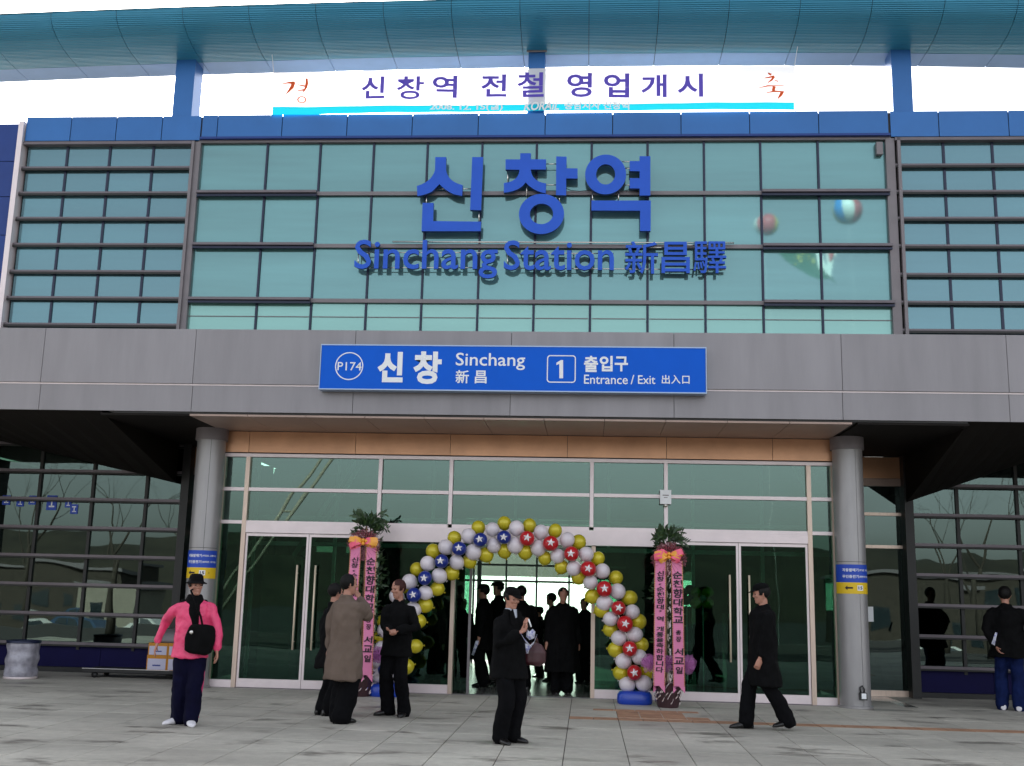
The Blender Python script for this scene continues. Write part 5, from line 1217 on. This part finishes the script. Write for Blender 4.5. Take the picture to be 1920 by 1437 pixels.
# papers and bags they carry
M['paper'] = mat('newsprint', (.55, .56, .66), .7, var=.3, vscale=22, var2=((.20, .20, .42), 26, .52, .6)); M['maroon'] = mat('maroon_leather', (.045, .010, .014), .4, var=.3, vscale=9)
def sheet_fold(name, rows, label, m='paper'):
    mb = MB()
    for sh_ in rows:
        n = len(sh_)
        vs = []
        for a_, b_ in sh_: vs += [a_, b_]
        mb.add(vs, [(2*i, 2*i+1, 2*i+3, 2*i+2) for i in range(n-1)])
    me = mb.mesh(name, m, True); o = link(name, me); so_ = o.modifiers.new('thickness', 'SOLIDIFY'); so_.thickness = .002; tag(o, label, 'newspaper'); return o
Yp = mid_b.y-.28
g = lambda x, y, dy=0: at(860+x/4.104, 1070+y/4.104, Yp+dy)
sheet_fold('newspaper', [[(g(470, 470), g(500, 520, .02)), (g(500, 520, -.03), g(520, 560)), (g(550, 575, -.05), g(545, 590)), (g(585, 545, .0), g(575, 570)), (g(605, 490, .05), g(600, 500, .05))],
    [(g(525, 450, .03), g(520, 510, .0)), (g(545, 470, -.03), g(545, 535, -.03)), (g(570, 450, .02), g(572, 525, .0)), (g(590, 470, .04), g(585, 520, .04))],
    [(g(510, 560, .02), g(520, 640, .03)), (g(545, 575, -.02), g(535, 640)), (g(575, 565, .03), g(545, 610, .02))]], 'folded blue and white newspaper in the hands of the foremost person')
rp = at(993, 1170, Yp+.0); tag(link('rolled_leaflet', MB().tube([at(991, 1161, Yp), at(996, 1176, Yp)], .008, 8).mesh('rolled_leaflet', 'white_print', True)), 'thin white rolled leaflet sticking up from the newspaper', 'leaflet')
bp_ = at(1000, 1226, mid_b.y+.1); mb = MB(); mb.loft([(V((0, 0, z)), V((a, 0, 0)), V((0, c, 0))) for z, a, c in ((-.13, .08, .05), (-.09, .135, .08), (.02, .145, .08), (.09, .10, .06), (.12, .05, .03))], 20)
hb = link('handbag', fuse(mb, .01, ['maroon'], 'handbag', 2, .01, 2)); hb.location = bp_; tag(hb, 'dark maroon handbag hanging just right of the foremost person', 'bag'); o = link('handle', MB().tube([(-.06, 0, .08), (-.05, 0, .16), (0, 0, .2), (.04, 0, .16), (.05, 0, .08)], .008, 8).mesh('handle', 'maroon', True)); o.parent = hb
Yq = .6; g2 = lambda x, y, dy=0: at(x, y, Yq+dy)
sheet_fold('leaflet', [[(g2(892, 1202), g2(884, 1228)), (g2(897, 1201, .02), g2(886, 1229, .02)), (g2(898, 1204), g2(888, 1230))]], 'narrow white leaflet held low by the figure at the left of the doorway')
sheet_fold('leaflet', [[(g2(1866, 1186, -1.4), g2(1859, 1207, -1.4)), (g2(1870, 1187, -1.4), g2(1865, 1211, -1.4))]], 'grey folded paper in the hand of the person in jeans')
# ------------------------------------------------------------------ what the glass mirrors: trees, cars, houses, hill, advertising balloons
M['bark'] = mat('bark', (.055, .045, .035), .9, var=.3, vscale=5); M['car_white'] = mat('car_white', (.70, .70, .68), .25, coat=.6); M['car_blue'] = mat('car_blue', (.03, .07, .14), .25, coat=.6)
M['car_glass'] = mat('car_glass', (.02, .03, .035), .08, spec=.9); M['tyre'] = mat('tyre', (.015, .015, .015), .8); M['render_pale'] = mat('house_render', (.30, .27, .22), .8, var=.1); M['house_brown'] = mat('house_brown', (.05, .04, .03), .8, var=.2)
def tree(x, y, h, seed, label):
    rn = random.Random(seed); T = thing('bare_tree', label, 'tree', (x, y, 0 if y > -24 else -1.7), 'bare winter trees in front of the station'); z0 = 0 if y > -24 else -1.7; tr, br = MB(), MB()
    def grow(p, d, L, r, lvl):
        pts = [p]; rs = [r]; q = p.copy(); dd = d.copy()
        for k in range(3): dd = (dd+V((rn.gauss(0, .12), rn.gauss(0, .12), rn.gauss(.03, .06)))).normalized(); q = q+dd*L/3; pts.append(q.copy()); rs.append(r*(1-.2*(k+1)))
        (tr if lvl < 1 else br).tube(pts, rs, 7 if lvl < 2 else 4)
        if lvl >= 5: return
        for k in range(3 if lvl < 4 else 2):
            a = rn.uniform(0, 6.28); sp_ = rn.uniform(.35, .75); u = dd.orthogonal().normalized(); v = dd.cross(u); nd = (dd*math.cos(sp_)+(u*math.cos(a)+v*math.sin(a))*math.sin(sp_)).normalized()
            grow(pts[rn.choice((2, 3, 3))], nd, L*rn.uniform(.62, .82), rs[-1]*rn.uniform(.6, .8), lvl+1)
    grow(V((x, y, z0)), V((0, 0, 1)), h*.34, h*.020, 0)
    part('trunk', tr, 'bark', T, True); part('crown', br, 'bark', T)
def mir(px, py, Yv, plane=WY+.1): p = at(px, py, Yv); return p.x, 2*plane-Yv, p.z
x, y, z = mir(212, 1000, 21.5); tree(x, y, 8.5, 4, 'bare forked tree mirrored in the left wing glass nearest the column')
x, y, z = mir(60, 1000, 24); tree(x, y, 9, 8, 'bare tree mirrored at the left edge of the glass')
x, y, z = mir(1835, 1000, 21.5); tree(x, y, 8.5, 15, 'bare many-branched tree mirrored in the right wing glass')
x, y, z = mir(1950, 1000, 24); tree(x, y, 9, 23, 'bare tree mirrored at the right edge of the glass')
x, y, z = mir(1755, 1000, 25); tree(x, y, 8, 31, 'bare tree mirrored beside the right column')
x, y, z = mir(390, 1000, 26); tree(x, y, 9, 12, 'bare tree mirrored beside the left column')
def car(x, y, rz, m, label):
    T = thing('parked_car', label, 'car', (x, y, -1.7), 'cars parked opposite the station'); prof = [(-2.15, .35), (-2.2, .62), (-2.05, .86), (-1.5, .93), (-.85, 1.38), (.1, 1.45), (.85, 1.38), (1.45, .95), (2.05, .82), (2.2, .6), (2.15, .35)]
    def pr(poly, w0, w1, nm, mm):
        n = len(poly); vs = [(px_, -w0(z_), z_) for px_, z_ in poly]+[(px_, w1(z_), z_) for px_, z_ in poly]; mb = MB().add(vs, [tuple(range(n)), tuple(range(2*n-1, n-1, -1))]+[(i, i+n, (i+1) % n+n, (i+1) % n) for i in range(n)])
        o = link(nm, mb.mesh(nm, mm, 30)); o.parent = T; o.location = (0, 0, 0); return o
    wd = lambda z_: .86-.24*max(0, (z_-.9))
    pr(prof, wd, wd, 'body', m); wn_ = lambda z_: wd(z_)+.006
    pr([(-.95, .97), (-.62, 1.30), (.02, 1.36), (.02, .97)], wn_, wn_, 'window', 'car_glass'); pr([(.09, .97), (.09, 1.36), (.72, 1.30), (1.15, .97)], wn_, wn_, 'window', 'car_glass')
    for sx in (-1.35, 1.35):
        for sy in (-.80, .80):
            o = link('wheel', MB().tube([(sx, sy-.09, .32), (sx, sy+.09, .32)], .32, 20).mesh('wheel', 'tyre', 40)); o.parent = T
    for sy in (-.6, .6): o = link('headlight', MB().ball((-2.12, sy, .68), .11, 10, 6, (.5, 1.4, .7)).mesh('headlight', 'chrome', True)); o.parent = T
    T.rotation_euler = (0, 0, rz)
x, y, z = mir(262, 1190, 48); car(x, y, 0.05, 'car_white', 'white saloon car mirrored in the left wing glass by the pink sleeve')
x, y, z = mir(60, 1190, 46); car(x, y, 2.6, 'car_white', 'white car mirrored at the left edge above the bin')
x, y, z = mir(150, 1195, 52); car(x, y, .3, 'car_blue', 'dark blue car mirrored between the white cars')
x, y, z = mir(1745, 1215, 50); car(x, y, .1, 'car_white', 'white car mirrored faintly in the right wing glass')
def house(px, Yv, w, h, m, label, z0=-1.7):
    x, y, _ = mir(px, 1000, Yv); T = thing('house', label, 'building', (x, y, z0), 'houses opposite the station')
    part('wall', MB().box(x-w/2, x+w/2, y-4, y+4, z0, z0+h), m, T); part('roof', MB().box(x-w/2-.3, x+w/2+.3, y-4.3, y+4.3, z0+h, z0+h+.25), 'transom_grey', T)
    for i in range(max(1, int(w/2.2))):
        xx = x-w/2+1.1+i*2.2
        for k in range(max(1, int(h/2.9))): part('window', MB().box(xx-.5, xx+.5, y+4.0, y+4.03, z0+1+k*2.8, z0+2.3+k*2.8), 'car_glass', T)
house(247, 60, 3.8, 3.6, 'render_pale', 'small pale hut mirrored in the left wing glass behind the trees')
house(110, 78, 14, 5.2, 'house_brown', 'long brown building mirrored in the left wing glass'); house(1680, 75, 12, 5.0, 'house_brown', 'brown building mirrored beside the right column'); house(1880, 85, 10, 6.0, 'house_brown', 'second brown building mirrored at the right edge of the glass')
mb = MB(); vs = []; n = 60
for i in range(n+1):
    x = -220+440*i/n; vs += [(x, -150, -1.7), (x, -185, 11+6*noise.noise(V((x*.012, 2, 0)))+2*noise.noise(V((x*.05, 1, 0)))), (x, -260, 14+9*noise.noise(V((x*.01, 7, 0))))]
for i in range(n): q = i*3; fs_ = 0; mb.f += [(q, q+1, q+4, q+3), (q+1, q+2, q+5, q+4)]; mb.mi += [0, 0]
mb.v = vs; tag(part('hill', mb, 'hill', None, True), None, None, kind='structure')
# beyond the platforms
mb = MB(); vs = []
for i in range(n+1):
    x = -220+440*i/n; vs += [(x, 110, 0), (x, 150, 20+7*noise.noise(V((x*.012, 5, 0)))), (x, 260, 26+9*noise.noise(V((x*.01, 3, 0))))]
mb.v = vs
for i in range(n): q = i*3; mb.f += [(q, q+1, q+4, q+3), (q+1, q+2, q+5, q+4)]; mb.mi += [0, 0]
tag(part('hill', mb, 'hill', None, True), None, None, kind='structure')
# advertising balloons and pennant: real things in the air before the station, seen in the upper glass
M['ad_blue'] = mat('ad_blue', (.02, .28, .75), .4); M['ad_white'] = mat('ad_white', (.85, .85, .80), .4); M['ad_red'] = mat('ad_red', (.60, .10, .12), .4); M['ad_yellow'] = mat('ad_yellow', (.75, .60, .12), .4)
def adballoon(px, py, rpx, rot, label):
    Yv = 24; x, y, z = mir(px, py, Yv, GY); r = rpx/F_PX*(Yv+18.1); T = thing('advertising_balloon', label, 'balloon', (x, y, z), 'striped advertising balloons over the forecourt')
    for k, m in enumerate(('ad_red', 'ad_white', 'ad_blue', 'ad_yellow', 'ad_white', 'ad_blue', 'ad_yellow', 'ad_red')):
        vs, fs = [], []; nu, nv = 6, 16; mb = MB()
        for i in range(nu+1):
            for j in range(nv+1): a = rot+2*math.pi*(k+i/nu)/8; t = math.pi*j/nv; vs.append((r*math.sin(t)*math.cos(a), r*math.sin(t)*math.sin(a), r*math.cos(t)))
        fs = [(i*(nv+1)+j, i*(nv+1)+j+1, (i+1)*(nv+1)+j+1, (i+1)*(nv+1)+j) for i in range(nu) for j in range(nv)]
        o = link('gore', mb.add(vs, fs).mesh('gore', m, True)); o.parent = T
    o = link('tether', MB().tube([(0, 0, -r), (.5, .3, -z-1.7)], .004, 5).mesh('tether', 'white_print')); o.parent = T
adballoon(1587, 392, 29, math.radians(33), 'blue, white and red striped balloon mirrored in the upper glass, the larger and higher one')
adballoon(1435, 418, 19, math.radians(100), 'striped balloon mirrored at a dark mullion of the upper glass, the smaller one')
M['pennant_green'] = mat('pennant_green', (.05, .14, .10), .7); M['pennant_gold'] = mat('pennant_gold', (.65, .55, .15), .6)
T = thing('pennant', 'green triangular banner with gold lettering and white and red tail mirrored in the upper glass', 'banner', mir(1510, 495, 24, GY)); 
g3 = lambda x, y, dy=0: (lambda p: (p[0], p[1]+dy, p[2]))(mir(1400+x/7.185, 350+y/7.185, 24, GY))
def poly3(nm, pts, m, dy=0):
    o = link(nm, MB().add([g3(*p, dy) for p in pts], [tuple(range(len(pts)))]).mesh(nm, m), T); so_ = o.modifiers.new('t', 'SOLIDIFY'); so_.thickness = .01
poly3('green_field', [(400, 872), (530, 1000), (700, 1110), (850, 1200), (1000, 1250), (1100, 1250), (1190, 1330), (1080, 1180), (1000, 1100), (960, 1000), (925, 870), (700, 878)], 'pennant_green')
poly3('white_tail', [(925, 868), (970, 868), (1040, 1080), (1100, 1170), (1110, 1240), (1040, 1180), (985, 1090)], 'ad_white', .03); poly3('white_tail', [(1040, 868), (1068, 868), (1085, 1060), (1150, 980), (1215, 868), (1160, 868), (1100, 1190), (1060, 1150)], 'ad_white', .03); poly3('red_tail', [(1068, 868), (1158, 868), (1120, 1000), (1085, 1050)], 'ad_red', .04)
for x_, y_, w_, h_ in ((700, 940, 25, 60), (745, 900, 34, 40), (720, 1010, 40, 22), (830, 900, 20, 30), (835, 950, 22, 24), (830, 985, 18, 20), (890, 990, 18, 60), (915, 1000, 16, 60), (660, 1050, 30, 14), (740, 960, 14, 40)):
    poly3('gold_mark', [(x_, y_), (x_+w_, y_+4), (x_+w_-3, y_+h_), (x_+3, y_+h_-4)], 'pennant_gold', .03)
# blue and white stickers on the left wing glass
rs_ = random.Random(5)
for i, (px, py, w_, h_) in enumerate(((12, 938, 13, 18), (38, 942, 12, 16), (61, 938, 12, 17), (97, 943, 16, 28), (128, 944, 10, 16), (139, 955, 12, 18))):
    q0 = at(px-w_/2, py-h_/2, WY+.09); q1 = at(px+w_/2, py+h_/2, WY+.09); x0, x1, z0, z1 = q0.x, q1.x, q1.z, q0.z
    T = thing('window_sticker', ('blue sticker nearest the left edge of the left wing glass', 'second blue sticker from the left edge on the left wing glass', 'third blue sticker from the left, beside a mullion of the left wing glass', 'tallest blue sticker in the row on the left wing glass', 'small blue sticker between the tallest one and the next mullion', 'last blue sticker of the row, nearest the left column')[i], 'sticker', ((x0+x1)/2, WY+.09, (z0+z1)/2), 'blue and white stickers on the left wing glass')
    block('blue_field', 'label_blue', T, x0, x1, WY+.088, WY+.090, z0, z1); mb = MB(); w2, h2 = (x1-x0), (z1-z0)
    mb.box(x0+w2*.2, x0+w2*.75, WY+.085, WY+.087, z0+h2*.68, z0+h2*.8).box(x0+w2*.45, x0+w2*.58, WY+.085, WY+.087, z0+h2*.25, z0+h2*.66).box(x0+w2*.25, x0+w2*.8, WY+.085, WY+.087, z0+h2*.2, z0+h2*.30)
    part('white_mark', mb, 'white_print', T)

T = thing('leaning_mast', 'pair of pale leaning masts mirrored in the panes over the left doors', 'mast', mir(515, 977, 17, .015))
for dx in (0, 22):
    a_, b_ = V(mir(508+dx, 985, 17, .015)), V(mir(572+dx, 898, 17, .015)); d_ = (b_-a_).normalized(); part('mast_pole', MB().tube([a_-d_*((a_.z)/d_.z), b_+d_*1.2], .055, 10), 'render_pale', T, True)
a_, b_ = V(mir(528, 958, 17, .015)), V(mir(552, 958, 17, .015)); part('cross_bar', MB().tube([a_, b_], .03, 8), 'render_pale', T, True)
